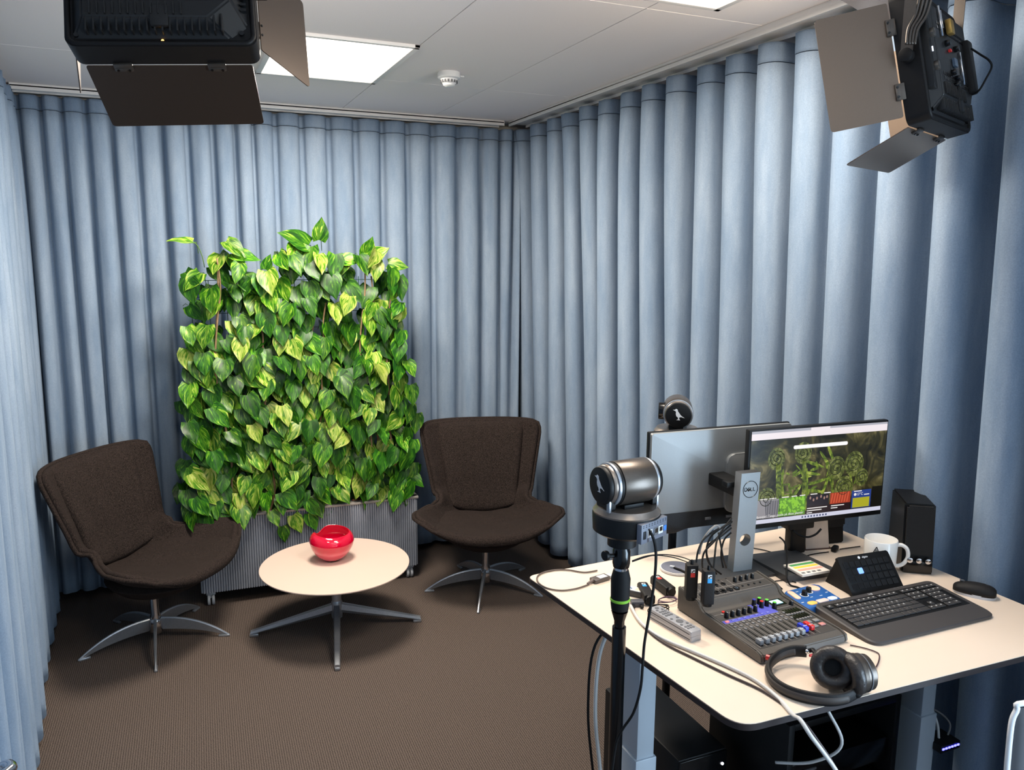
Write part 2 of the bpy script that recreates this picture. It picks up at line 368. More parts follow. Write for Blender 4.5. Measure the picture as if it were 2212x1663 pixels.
# ------------------------------------------------------------------ swivel armchairs
def sstep(t): t = max(0, min(1, t)); return t*t*(3-2*t)
def shell_pt(u, v, off=0):
    """u -1..1 across, v 0..1 from the seat's front edge through the waist up to the top of the back"""
    if v < .5:
        t = v/.5                                    # seat: front -> back
        y = -.335+.56*t
        hw = np.interp(t, [0, .1, .25, .4, .6, .8, 1], [.385, .432, .438, .418, .372, .322, .285])
        y -= .02*(1-t); rise = np.interp(t, [0, .1, .22, .36, .7, 1], [.105, .140, .160, .170, .170, .15])
        z = np.interp(t, [0, .15, .45, .8, 1], [.40, .375, .35, .355, .385])
        a = abs(u); s = 1 if u > 0 else -1
        x = s*hw*(a**.92); zz = z+rise*(a**2.2)
        yy = y+.085*(a**2.4)*(1-t)*(1-t)-.14*(a**2.6)*t**3
        return Vector((x, yy, zz))
    t = (v-.5)/.5
    hw = np.interp(t, [0, .12, .3, .6, .9, 1], [.285, .290, .312, .345, .376, .366])
    yb = .225+.03*sstep(t*3)+.135*t; z = .385+.15*sstep(t*2.2)*.35+.535*t
    a = abs(u); s = 1 if u > 0 else -1
    x = s*hw*(a**.95)
    wrap = np.interp(t, [0, .3, 1], [.14, .12, .10])
    zz = z+.15*(1-sstep(t*3.2))*(a**2.3)
    if t > .9: zz -= .016*((a**16))*((t-.9)/.1)
    return Vector((x, yb-wrap*(a**2.6), zz))
def armchair(label, loc, rz, star):
    t = thing('swivel_armchair', label, 'armchair', loc, rz, 'upholstered swivel armchairs')
    NU, NV = 33, 46
    mb = MB(); mb.keep = False
    mb.grid(lambda a, b: shell_pt(a*2-1, b), NU, NV)
    sh = mb.obj('shell', M_FAB, t, sharp=3, solid=.034); sh.modifiers['s'].offset = -1 ; sh.modifiers.new('u', 'SUBSURF').render_levels = 1
    # welt round the shell's edge
    edge = [shell_pt(-1, k/30) for k in range(31)]+[shell_pt(-1+2*k/20, 1) for k in range(1, 20)]+[shell_pt(1, 1-k/30) for k in range(31)]+[shell_pt(1-2*k/16, 0) for k in range(1, 16)]
    MB().tube(edge, .0115, 6, True).obj('welt', M_FAB, t, sharp=3)
    # back cushion
    def slab(f, th, nu, nv, edge_p=3.0):
        mb = MB()
        top = lambda a, b: f(a, b, 1); bot = lambda a, b: f(a, b, 0)
        mb.grid(top, nu, nv); mb.grid(bot, nu, nv); bmesh.ops.remove_doubles(mb.bm, verts=mb.bm.verts, dist=.0009); return mb
    def backc(a, b, side):
        u = (a*2-1)
        tt = .04+.965*b
        base = shell_pt(u*.74, .5+.5*tt)
        prof = (1-abs(u)**7)*(1-abs(2*b-1)**9); prof = max(prof, 0)**.4
        th = .004+side*(.062+.012*math.sin(b*PI))*prof+.0025*math.sin(u*9+b*7)*side*prof
        return base+Vector((0, -th-.008*0, 0))+Vector((0, -.02*side*prof*(1-b)**2, 0))
    slab(backc, .06, 31, 31).obj('back_cushion', M_FAB, t, sharp=3)
    def seatc(a, b, side):
        u = a*2-1; r = 1
        tv = b
        sp_ = shell_pt(u*np.interp(tv, [0, .1, .4, 1], [.84, .82, .74, .76]), .47*tv+.0)
        x = sp_.x; y = sp_.y-.026*(1-tv)**3*(1-.5*u*u)
        prof = max((1-abs(u)**5)*(1-abs(2*tv-1)**7), 0)**.45
        z = sp_.z+.004+side*prof*(.078-.010*math.cos(tv*5)+.003*math.sin(u*8+tv*11)-.035*u*u)
        return Vector((x, y, z))
    slab(seatc, .08, 33, 31).obj('seat_cushion', M_FAB, t, sharp=3)
    # underside bowl that carries the seat
    mb = MB()
    rings = []
    for k in range(9):
        q = k/8; z = .262+.115*q**1.35
        rings.append([(math.cos(a)*(.06+.21*q**.7), math.sin(a)*(.06+.21*q**.7)-.06*q, z) for a in [2*PI*i/32 for i in range(32)]])
    mb.loft(rings).obj('underside', M_FAB, t, sharp=3)
    MB().lathe([(.0, .06), (.026, .06), (.027, .13), (.022, .145), (.0215, .24), (.018, .262), (0, .264)], 28).obj('column', M_CHROME, t)
    MB().lathe([(0, .04), (.034, .04), (.036, .05), (.036, .105), (.03, .118), (0, .12)], 28, ).obj('hub', M_CHROME, t)
    for k in range(5):
        a = math.radians(star+72*k)-rz
        rings = []
        for i in range(15):
            q = i/14; r = .03+.345*q; top = .122-.112*q**2.3; hgt = .060*(1-q**2.2)+.008; wd = .0085*(1-.3*q)
            if q > .78: wd *= 1-.3*(q-.78)/.22
            zb = max(top-hgt, .003)
            rings.append([(r, -wd*.35, zb), (r, wd*.35, zb), (r, wd, top-.006), (r, wd*.55, top), (r, -wd*.55, top), (r, -wd, top-.006)])
        arm = MB(); arm.M = Matrix.Rotation(a, 4, 'Z'); arm.loft(rings); ao = arm.obj('base_arm', M_ALU, t, sharp=.5)
        g = MB(); g.M = Matrix.Rotation(a, 4, 'Z'); g.box((.345, 0, .006), (.055, .016, .011), .003); g.obj('glide', M_ALU, ao)
    return t
armchair('brown-black upholstered armchair on chrome star base, at left beside the left curtain', (-.165, 4.34, 0), math.radians(52), -90)
armchair('brown-black upholstered armchair on chrome star base, at right of the planter near the corner', (1.68, 4.30, 0), math.radians(-15), -118)

# ------------------------------------------------------------------ round table and red bowl
TX, TY, TH = .735, 4.09, .372
t = thing('coffee_table', 'low round cream-topped table on a four-legged aluminium base between the armchairs', 'coffee table', (TX, TY, 0))
tp = MB().lathe([(0, TH-.016), (.372, TH-.016), (.390, TH-.006), (.3925, TH-.002)], 96, caps=True).obj('tabletop_edge', mat('purple_brown_edge', (92, 66, 66), .5), t)
tp.name = 'tabletop_rim'
MB().lathe([(0, TH-.006), (.3915, TH-.006), (.3925, TH-.0035), (.3915, TH), (0, TH)], 96).obj('tabletop', mat('cream_tabletop', (212, 190, 176), .38), t)
MB().lathe([(0, .07), (.028, .07), (.028, .12), (.025, .135), (.025, TH-.03), (.05, TH-.016), (0, TH-.015)], 32).obj('column', M_ALU, t)
MB().lathe([(0, .075), (.028, .075), (.030, .09), (.030, .155), (.024, .168), (0, .169)], 24).obj('hub', M_ALU, t)
for k in range(4):
    a = math.radians(-101+90*k) if k != 1 else math.radians(-101+90)
    rings = []
    for i in range(13):
        q = i/12; r = .02+.43*q; top = .150-.118*q; hgt = .052*(1-q)+.020*q; wd = .019*(1-q)+.015*q; zb = top-hgt
        rings.append([(r, -wd*.5, zb), (r, wd*.5, zb), (r, wd, zb+hgt*.35), (r, wd*.75, top-.002), (r, 0, top), (r, -wd*.75, top-.002), (r, -wd, zb+hgt*.35)])
    mb = MB(); mb.M = Matrix.Rotation(a, 4, 'Z'); mb.loft(rings); lg = mb.obj('leg', M_ALU, t)
    mb = MB(); mb.M = Matrix.Rotation(a, 4, 'Z'); mb.box((.432, 0, .009), (.045, .026, .016), .004); mb.obj('foot', M_ALU, lg)
bp = Z(718, 1208, TH); b = thing('glass_bowl', 'red glass bowl with a dipped rim on the round table', 'bowl', (bp.x, bp.y, TH))
def glass(name, rgb, rough=.03, ior=1.5, trans=1):
    m = mat(name, rgb, rough); n = m.node_tree.nodes['Principled BSDF']; n.inputs['Transmission Weight'].default_value = trans; n.inputs['IOR'].default_value = ior; return m
mr = mat('red_glass', (222, 8, 48), .06, coat=1); nt = mr.node_tree; pb = nt.nodes['Principled BSDF']; pb.inputs['Transmission Weight'].default_value = .25
pb.inputs['Subsurface Weight'].default_value = .3; pb.inputs['Subsurface Radius'].default_value = (.03, .004, .006); pb.inputs['Subsurface Scale'].default_value = .5
tcx = nt.nodes.new('ShaderNodeTexCoord'); sx_ = nt.nodes.new('ShaderNodeSeparateXYZ'); rr_ = nt.nodes.new('ShaderNodeValToRGB')
rr_.color_ramp.elements[0].position = .058; rr_.color_ramp.elements[0].color = lin((240, 78, 104)); rr_.color_ramp.elements[1].position = .074; rr_.color_ramp.elements[1].color = lin((224, 4, 58))
nt.links.new(tcx.outputs['Object'], sx_.inputs[0]); nt.links.new(sx_.outputs[2], rr_.inputs[0]); nt.links.new(rr_.outputs[0], pb.inputs['Base Color'])
rings = []; N = 48
prof = [(.0, .004), (.044, .003), (.056, .010), (.084, .032), (.105, .064), (.115, .098), (.114, .122), (.104, .146), (.088, .160), (.083, .160), (.097, .144), (.107, .122), (.107, .098), (.098, .070), (.077, .044), (.048, .030), (0, .026)]
for r, z in prof:
    ring = []
    for k in range(N):
        a = 2*PI*k/N; q = max(0, (z-.06)/.10)
        dip = -.034*q**1.5*math.exp(-((math.atan2(math.sin(a-2.35), math.cos(a-2.35)))/.42)**2)-.012*q*math.cos(a+1.2)
        rr = r*(1+.05*q*math.cos(2*a)); ring.append((rr*math.cos(a)*1.02, rr*math.sin(a)*.96, z+dip))
    rings.append(ring)
b2 = MB().loft(rings).obj('bowl_body', mr, b, sharp=3); b2.modifiers.new('u', 'SUBSURF').render_levels = 1
MB().lathe([(0, 0), (.042, 0), (.044, .003), (.04, .008), (0, .008)], 40).obj('foot_ring', glass('clear_pink_glass', (250, 190, 200), .05), b)

# ------------------------------------------------------------------ planter on castors
PX0, PX1, PYF, PYB, PZ0, PZ1 = .085, 1.335, 4.62, 4.90, .085, .53
pm = mat('ribbed_zinc', (158, 164, 176), .45, .35, noise=(7, .14, (1, 1, .5)))
t = thing('planter', 'long ribbed grey metal planter on castors behind the round table', 'planter', ((PX0+PX1)/2, (PYF+PYB)/2, 0), -.035)
L, W2 = (PX1-PX0)/2, (PYB-PYF)/2
def ribs(a, b, n, ax):
    o = []
    for k in range(n):
        s0 = a+(b-a)*k/n; p = (b-a)/n
        for f, h in ((0, 0), (.22, .009), (.5, .011), (.78, .009)): o.append((s0+p*f, h))
    return o
poly = [(x, -W2-h) for x, h in ribs(-L, L, 92, 0)]+[(L+h, y) for y, h in ribs(-W2, W2, 20, 1)]+[(-x, W2+h) for x, h in ribs(-L, L, 92, 0)]+[(-L-h, -y) for y, h in ribs(-W2, W2, 20, 1)]
MB().prism(poly, PZ0, PZ1-.012).obj('ribbed_body', pm, t, sharp=.5)
rm = MB()
for c, d in (((0, -W2+.008, PZ1-.004), (2*L+.03, .045, .014)), ((0, W2-.008, PZ1-.004), (2*L+.03, .045, .014)), ((-L+.008, 0, PZ1-.004), (.045, 2*W2, .014)), ((L-.008, 0, PZ1-.004), (.045, 2*W2, .014))): rm.box(c, d, .002)
rm.obj('rim', mat('zinc_rim', (158, 152, 146), .5, .4, noise=(20, .1)), t)
soil = MB().grid(lambda a, b: (-L+.03+a*(2*L-.06), -W2+.03+b*(2*W2-.06), PZ1-.018+.008*math.sin(a*90)*math.cos(b*31)), 80, 16)
soil.obj('clay_pebbles', mat('clay_pebble', (92, 58, 42), .9, noise=(60, .5), bump=(70, 1)), t)
pe = MB()
for k in range(160):
    pe.ball((random.uniform(-L+.04, L-.04), -W2+.03+abs(random.gauss(0, .05)), PZ1-.012+random.uniform(0, .012)), random.uniform(.006, .011), 8)
tag(pe.obj('pebbles', mat('clay_pebble2', (120, 72, 48), .9), t), kind='stuff')
MB().lathe([(0, PZ1-.01), (.035, PZ1-.01), (.036, PZ1+.004), (.028, PZ1+.006), (.026, PZ1-.004), (0, PZ1-.004)], 28, (L-.075, .02, 0)).obj('water_gauge_cap', M_BLACK, t)
M_WHEEL = mat('castor_grey', (172, 176, 182), .45)
for sx in (-1, 1):
    for sy in (-1, 1):
        c = (sx*(L-.04), sy*(W2-.035), 0)
        k = MB().box((c[0], c[1], PZ0-.012), (.05, .045, .02), .003).cyl((c[0], c[1]+0.0, .04), (c[0], c[1], PZ0-.01), .010)
        ko = k.obj('castor', M_WHEEL, t)
        for s in (-1, 1):
            MB().cyl((c[0]+s*.012-.008, c[1]-.006, .031), (c[0]+s*.012+.008, c[1]-.006, .031), .031, n=28, bev=.004).obj('wheel', M_WHEEL, ko)
            MB().cyl((c[0]+s*.021-.001, c[1]-.006, .031), (c[0]+s*.021+.001, c[1]-.006, .031), .016, n=20).obj('wheel_hub', M_DGREY, ko)

# ------------------------------------------------------------------ climbing pothos
def leaf_material():
    m = mat('variegated_leaf', (60, 120, 30), .28, spec=.5); nt = m.node_tree; b = nt.nodes['Principled BSDF']
    N = nt.nodes.new; Lk = nt.links.new
    uv = N('ShaderNodeUVMap'); uv.uv_map = 'UVMap'; at_ = N('ShaderNodeAttribute'); at_.attribute_name = 'leafrnd'
    mp = N('ShaderNodeMapping'); mp.inputs['Scale'].default_value = (5.5, 1.3, 1); cmb = N('ShaderNodeVectorMath'); cmb.operation = 'ADD'
    sep = N('ShaderNodeSeparateColor'); Lk(at_.outputs['Color'], sep.inputs[0])
    sc = N('ShaderNodeVectorMath'); sc.operation = 'SCALE'; sc.inputs['Scale'].default_value = 37
    Lk(at_.outputs['Color'], sc.inputs[0]); Lk(uv.outputs[0], mp.inputs[0]); Lk(mp.outputs[0], cmb.inputs[0]); Lk(sc.outputs[0], cmb.inputs[1])
    n = N('ShaderNodeTexNoise'); n.inputs['Scale'].default_value = 1.5; n.inputs['Detail'].default_value = 4; n.inputs['Distortion'].default_value = .8; Lk(cmb.outputs[0], n.inputs[0])
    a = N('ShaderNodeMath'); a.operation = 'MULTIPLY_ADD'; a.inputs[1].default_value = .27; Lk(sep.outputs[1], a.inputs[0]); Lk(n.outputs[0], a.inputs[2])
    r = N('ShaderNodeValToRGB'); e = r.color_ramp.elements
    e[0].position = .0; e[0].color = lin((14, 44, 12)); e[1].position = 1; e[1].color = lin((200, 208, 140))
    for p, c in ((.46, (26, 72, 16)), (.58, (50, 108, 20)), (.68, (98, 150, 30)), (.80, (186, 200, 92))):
        x = e.new(p); x.color = lin(c)
    Lk(a.outputs[0], r.inputs[0])
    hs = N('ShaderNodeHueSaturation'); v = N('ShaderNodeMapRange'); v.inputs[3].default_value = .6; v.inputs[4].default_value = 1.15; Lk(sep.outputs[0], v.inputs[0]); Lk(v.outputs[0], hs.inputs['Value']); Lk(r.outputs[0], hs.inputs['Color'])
    Lk(hs.outputs[0], b.inputs['Base Color']); b.inputs['Coat Weight'].default_value = .08; b.inputs['Coat Roughness'].default_value = .3; b.inputs['Roughness'].default_value = .4; b.inputs['Specular IOR Level'].default_value = .2
    return m
M_LEAF = leaf_material()
M_STEM = mat('brown_vine', (128, 104, 74), .8, noise=(40, .25)); M_GSTEM = mat('green_vine', (78, 112, 44), .6); M_WIRE = mat('green_wire', (30, 78, 56), .5)
class Leaves:
    def __init__(s): s.bm = bmesh.new(); s.uv = s.bm.loops.layers.uv.new('UVMap'); s.ca = s.bm.loops.layers.color.new('leafrnd')
    def add(s, base, tip, nrm, L, W, rnd, curl=.25, cup=.2):
        base = Vector(base); y = Vector(tip).normalized(); n = Vector(nrm); n = (n-y*n.dot(y)).normalized(); x = y.cross(n)
        NJ, NI = 9, 6
        outline = [.0, .80, 1.0, .98, .86, .68, .46, .22, 0.0]; back = [-.10, -.14, -.08, 0, 0, 0, 0, 0, 0]
        vs = []
        ph = random.uniform(0, 6)
        for j in range(NJ):
            t = j/(NJ-1); row = []
            for i in range(-3, 4):
                u = i/3; hw = outline[j]*W/2
                xx = u*hw; yy = t*L+back[j]*L*abs(u)
                if j == 0: yy = 0 if i == 0 else -.10*L*abs(u); xx = u*W*.36
                zz = cup*abs(xx)*(1-.5*t)*1.1-curl*L*t*t*.9+.0035*math.sin(ph+t*9+u*3)*abs(u)
                row.append(s.bm.verts.new(base+x*xx+y*yy+n*zz))
            vs.append(row)
        c = (rnd[0], rnd[1], rnd[2], 1)
        for j in range(NJ-1):
            for i in range(6):
                f = s.bm.faces.new((vs[j][i], vs[j][i+1], vs[j+1][i+1], vs[j+1][i])); f.smooth = True
                for lp, (a, b) in zip(f.loops, ((i, j), (i+1, j), (i+1, j+1), (i, j+1))):
                    uu = (a-3)/3; lp[s.uv].uv = (abs(uu)*.5-b/8*.55+(0 if uu < 0 else 3.3), b/8+abs(uu)*.25); lp[s.ca] = c
    def obj(s, name, parent):
        me = bpy.data.meshes.new(name); s.bm.to_mesh(me); s.bm.free(); me.materials.append(M_LEAF)
        o = bpy.data.objects.new(name, me); COL.objects.link(o); o.parent = parent; return o
rl = random.Random(42); random.seed(42)
plant = thing('climbing_pothos', 'dense climbing pothos with variegated heart-shaped leaves growing from the long planter', 'plant', (0, 0, 0))
plant.location = (.71, 4.74, PZ1-.015); PO = Vector(plant.location)
cols = [(.245, 2.02), (.47, 1.90), (.76, 2.09), (1.06, 2.04), (1.2, 1.95)]
def top_at(x): return float(np.interp(x, [.05, .12, .2, .33, .42, .50, .56, .62, .75, .85, .95, 1.05, 1.15, 1.24, 1.32], [1.86, 2.0, 2.06, 2.02, 1.92, 1.95, 2.02, 2.09, 2.10, 2.03, 2.0, 2.05, 2.03, 1.96, 1.80]))
def halfspan(z): return float(np.interp(z, [.55, .7, 1.0, 1.6, 2.1], [.64, .66, .63, .61, .58]))
fol = Leaves(); pet = MB(); front = []
def put(x, z, y, L, side=0, var=None):
    an = rl.gauss(0, .45)+(.5*(x-.7))*-1
    droop = rl.uniform(.45, 1.15)
    tip = Vector((math.sin(an)*.9, -math.cos(droop)*.75, -math.sin(droop)-.25)).normalized()
    nrm = Vector((rl.gauss(0, .38)+.5*(x-.7), -1, rl.uniform(.15, .85)))
    base = Vector((x, y, z))
    fol.add(base-PO, tip, nrm, L, L*rl.uniform(.70, .84), (rl.random(), rl.random() if var is None else var, rl.random()), rl.uniform(.05, .35), rl.uniform(.05, .35))
    stem_b = base+Vector((rl.uniform(-.03, .03), rl.uniform(.05, .10), rl.uniform(-.05, .02)))
    pet.tube([base-PO, (base+stem_b)/2-PO+Vector((0, 0, .012)), stem_b-PO], .0016, 5)
z = .56
row = 0
while z < 2.09:
    cz = .69; hs = halfspan(z); x = cz-hs+(.025 if row % 2 else 0)
    while x < cz+hs:
        jx, jz = x+rl.gauss(0, .014), z+rl.gauss(0, .014)
        if jz < top_at(jx)-.035:
            nearest = min(abs(jx-c[0]) for c in cols)
            pr = 1 if jz < 1.62 else max(.30, .92-(nearest-.05)*6.5)
            if jz > top_at(jx)-.16: pr = max(pr, .9)
            if 1.42 < jz < 1.92 and min(abs(jx-.255), abs(jx-1.06), abs(jx-.79)) < .035: pr *= .45
            if rl.random() < pr:
                L = rl.uniform(.112, .150)
                put(jx, jz+.035, 4.685-.11*rl.random()-(.015 if jz < 1.2 else 0), L)
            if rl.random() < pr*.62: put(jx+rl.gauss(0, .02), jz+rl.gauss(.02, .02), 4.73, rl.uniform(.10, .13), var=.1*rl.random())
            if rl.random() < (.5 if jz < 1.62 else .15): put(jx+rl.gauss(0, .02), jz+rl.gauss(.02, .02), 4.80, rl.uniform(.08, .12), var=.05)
        x += .077
    z += .064; row += 1
# crown leaves and trailing shoots
for x, z, L, tipv, nv in ((.13, 2.065, .13, (-.95, -.2, .12), (0, -.4, 1)), (.30, 2.07, .14, (.55, -.3, -.45), (.2, -1, .8)), (.33, 2.0, .15, (.95, -.2, -.12), (0, -.8, .9)), (.74, 2.055, .19, (-.9, -.3, .42), (.3, -1, .7)),
                       (.80, 2.085, .13, (.1, -.2, .8), (.1, -1, .1)), (1.06, 2.0, .12, (.3, -.3, .75), (.1, -1, .1)), (1.08, 1.98, .14, (.75, -.4, .45), (-.1, -1, .3)), (1.2, 1.95, .12, (.8, -.3, -.1), (0, -1, .5)), (.50, 1.92, .09, (.25, -.2, .8), (-.5, -1, 0)),
                       (.82, 1.90, .14, (0, -.25, -.9), (0, -1, .3)), (.38, 1.86, .17, (.95, -.3, -.4), (0, -1, .5)), (.16, 1.90, .13, (-.6, -.3, -.6), (-.3, -1, .5)), (.62, 1.98, .12, (-.2, -.3, -.8), (0, -1, .3)), (.93, 1.97, .12, (.8, -.3, .1), (0, -1, .6)),
                       (.47, .54, .10, (.3, -.5, -.8), (0, -1, .4)), (.53, .44, .10, (.1, -.15, -.95), (.2, -1, .2)), (.59, .50, .12, (.35, -.2, -.9), (-.1, -1, .2)), (.68, .50, .115, (.35, -.2, -.9), (.1, -1, .3)), (1.12, .60, .12, (-.5, -.3, -.6), (0, -1, .3)), (1.30, .66, .13, (.6, -.4, -.5), (.3, -1, .4)), (.06, .64, .14, (-.4, -.3, -.8), (-.3, -1, .3))):
    yy = 4.60 if z < .56 else 4.66
    fol.add(Vector((x, yy, z))-PO, tipv, nv, L, L*.74, (rl.random(), rl.uniform(.4, .9), rl.random()), .12, .2)
    b0 = Vector((x, yy, z)); pet.tube([b0-PO, b0-PO+Vector((.02, .05, .0)), b0-PO+Vector((.03, .1, -.06))], .002, 5)
pet.tube([p-PO for p in cr([(.13, 4.66, 2.065), (.155, 4.67, 2.045), (.175, 4.68, 1.99), (.185, 4.70, 1.93)], 5)], .0024, 6)
fol.obj('foliage', plant)
tag(pet.obj('leaf_stalks', M_GSTEM, plant), kind='stuff')
for x0, zt, y in ((.235, 2.0, 4.69), (.245, 1.97, 4.72), (.47, 1.86, 4.70), (.585, 1.7, 4.71), (.76, 1.98, 4.70), (.80, 1.75, 4.69), (1.045, 1.98, 4.68), (1.10, 1.9, 4.71), (1.19, 1.86, 4.70)):
    pts = []; n = 9
    for k in range(n+1):
        pts.append(Vector((x0+rl.gauss(0, .010)+.02*math.sin(k*.8), y-.055+rl.gauss(0, .006), PZ1-.02+(zt-PZ1)*k/n))-PO)
    MB().tube(cr(pts, 5), [.0075-.003*i/(n*5) for i in range(n*5+1)], 7).obj('vine_stem', M_STEM, plant, sharp=3)
tr = MB(); tx0, tx1, tz1 = -.60, .53, 1.36
for k in range(13):
    x = tx0+(tx1-tx0)*k/12; tr.cyl((x, .02, 0), (x, .02, tz1-.02*(k % 2)), .0022, n=6)
for k in range(15):
    zz = .04+(tz1-.06)*k/14; tr.cyl((tx0, .024, zz), (tx1, .024, zz), .0018, n=6)
t = thing('wire_trellis', 'green wire trellis behind the pothos leaves', 'trellis', (.71, 4.79, PZ1-.015)); tr.obj('mesh_grid', M_WIRE, t)

# ------------------------------------------------------------------ height-adjustable desk
cn = [D(1597, 1572), D(2212, 1417), D(2225, 1300), Vector((2.185, 2.17, DESK)), D(1137, 1244)]
cn = [cn[0], Vector((2.195, 1.185, DESK)), Vector((2.188, 2.17, DESK)), cn[4]]
dc = Vector((1.6, 1.68, 0))
poly = [(p[0]-dc.x, p[1]-dc.y) for p in rpoly([tuple(c[:2]) for c in cn], [.055, .05, .04, .03], 8)]
desk = thing('desk', 'large cream-topped height-adjustable desk along the right curtain', 'desk', dc)
MB().prism(poly, DESK-.016, DESK-.0015, 0).obj('edge_band', M_EDGE, desk)
c0 = Vector((sum(p[0] for p in poly)/len(poly), sum(p[1] for p in poly)/len(poly)))
MB().prism([tuple(c0+(Vector(p)-c0)*.9975) for p in poly], DESK-.003, DESK, .0006, 1).obj('desktop', M_LAM, desk)
LEGS = [(1.141, 1.75), (2.055, 1.60)]
for k, (lx, ly) in enumerate(LEGS):
    x, y = lx-dc.x, ly-dc.y
    mb = MB().box((x, y, .80), (.056, .10, .42), .004); lg = mb.obj('leg', M_LEG, desk)
    MB().box((x, y, .33), (.068, .112, .62), .004).obj('leg_sleeve', M_LEG, lg)
    yc_ = 1.70-dc.y
    MB().box((x, yc_, .022), (.075, .72, .03), .006).obj('foot', M_DGREY, lg)
    br = MB().loft([[(x-.022, yc_+yy, DESK-.026), (x+.022, yc_+yy, DESK-.026), (x+.022, yc_+yy, zb), (x-.022, yc_+yy, zb)] for yy, zb in ((-.42, DESK-.034), (-.12, DESK-.085), (.12, DESK-.085), (.40, DESK-.034))])
    br.obj('bracket', M_DGREY, desk, smooth=False)
MB().box((1.6-dc.x, 1.70-dc.y, DESK-.055), (.88, .09, .035), .003).obj('crossbar', M_DGREY, desk)
# cable tray below
ty = 1.98-dc.y
MB().box((1.62-dc.x, ty, DESK-.19), (.8, .12, .004)).box((1.62-dc.x, ty+.06, DESK-.16), (.8, .004, .06)).box((1.62-dc.x, ty-.06, DESK-.175), (.8, .004, .03)).box((1.3-dc.x, ty, DESK-.11), (.02, .1, .17)).box((1.94-dc.x, ty, DESK-.11), (.02, .1, .17)).obj('cable_tray', M_BLACK, desk)

def cable(name, label, pts, r=.002, m=None, n=8, cat='cable', group=None, k=8):
    pts = [Vector(p) for p in pts]; o = pts[0].copy(); c = cr([p-o for p in pts], k)
    ob = MB().tube(c, r, n).obj(name, m or M_RUBBER, None, loc=o, sharp=3); tag(ob, label, cat, group); return ob
def dp(l, dz=.0025): return [D(x, y, dz) for x, y in l]

# computers below the desk
for (x, y, w_, d_, h_, lab) in ((1.345, 1.92, .17, .42, .58, 'black computer tower standing under the desk next to the left leg'),):
    t = thing('computer_tower', lab, 'computer', (x, y, 0)); MB().box((0, 0, h_/2+.012), (w_, d_, h_), .006).obj('case', M_BLACK, t)
    MB().box((0, -d_/2-.003, h_/2+.012), (w_-.006, .008, h_-.006), .003).obj('front_panel', M_BLACKG, t)
    MB().cyl((w_/2-.05, -d_/2-.006, h_-.06), (w_/2-.05, -d_/2-.010, h_-.06), .009, n=20).obj('power_button', M_GREYP, t)
    for sx in (-1, 1):
        for sy in (-1, 1): MB().cyl((sx*(w_/2-.03), sy*(d_/2-.04), 0), (sx*(w_/2-.03), sy*(d_/2-.04), .014), .014, n=12).obj('foot', M_RUBBER, t)
    MB().cyl((w_/2-.02, -d_/2-.006, h_-.03), (w_/2-.02, -d_/2-.010, h_-.03), .004, n=12).obj('white_light', mat('white_led', (240, 240, 255), .4, emit=4), t)
t = thing('equipment_rack', 'black equipment cabinet under the desk between the desk legs', 'cabinet', (1.70, 1.70, 0))
cb = MB()
for c, d in (((-.2, 0, .40), (.02, .34, .70)), ((.2, 0, .40), (.02, .34, .70)), ((0, 0, .06), (.38, .34, .02)), ((0, 0, .74), (.38, .34, .02)), ((0, .165, .40), (.38, .01, .66))): cb.box(c, d, .001)
cb.obj('cabinet_body', M_BLACK, t); MB().box((0, -.06, .40), (.378, .21, .012)).obj('shelf', M_BLACK, t)
for z in (.1, .21, .32, .44, .56):
    u = MB().box((0, -.04, z+.02), (.36, .24, .075), .003).obj('rack_unit', M_BLACKG, t)
    MB().box((-.12, -.162, z+.03), (.05, .004, .006)).obj('unit_marking', M_GREYP, u)
for sx in (-1, 1):
    for sy in (-1, 1): MB().cyl((sx*.17-.01, sy*.13, .025), (sx*.17+.01, sy*.13, .025), .025, n=20).box((sx*.17, sy*.13, .045), (.03, .03, .012)).obj('castor', M_RUBBER, t)
# small network switch with blue lights near the right leg
sw = Z(2034, 1620, .52); sw.x = 2.083+.042; SZ = .52
t = thing('network_switch', 'small black switch with blue lights fixed beside the right desk leg', 'network switch', (sw.x, sw.y+.02, SZ), 0)
MB().box((0, 0, .014), (.084, .07, .026), .003).obj('case', M_BLACK, t)
M_BLED = mat('blue_led', (70, 70, 255), .4, emit=9)
l = MB()
for k in range(6): l.box((-.033+.0128*k, -.036, .016), (.008, .003, .005))
l.obj('lights', M_BLED, t)
M_WCAB = mat('white_cable', (206, 204, 200), .45); M_GCAB = mat('grey_cable', (120, 118, 116), .5)
cable('cable', 'white cable hanging behind the left desk leg', [(1.22, 1.98, DESK-.10), (1.135, 1.95, .84), (1.11, 1.93, .66), (1.125, 1.92, .48), (1.16, 1.93, .25)], .006, M_WCAB)
cable('cable', 'black cable looping beside the white one behind the left desk leg', [(1.22, 1.96, DESK-.10), (1.115, 1.95, .86), (1.085, 1.93, .68), (1.10, 1.92, .48), (1.15, 1.93, .2)], .004)
cable('cable', 'white cable curving up to the blue-lit switch', [(sw.x-.01, sw.y+.02, SZ+.025), (sw.x-.015, sw.y+.03, SZ+.08), (sw.x-.03, sw.y+.07, SZ+.14), (sw.x-.10, sw.y+.13, SZ+.17)], .004, M_WCAB)
cable('cable', 'grey cable arching right of the blue-lit switch', [(sw.x+.03, sw.y+.02, SZ+.025), (sw.x+.045, sw.y+.03, SZ+.06), (sw.x+.0, sw.y+.06, SZ+.10), (sw.x-.07, sw.y+.13, SZ+.10)], .003, M_GCAB)
tb = Vector((1.86, 1.95, .87))
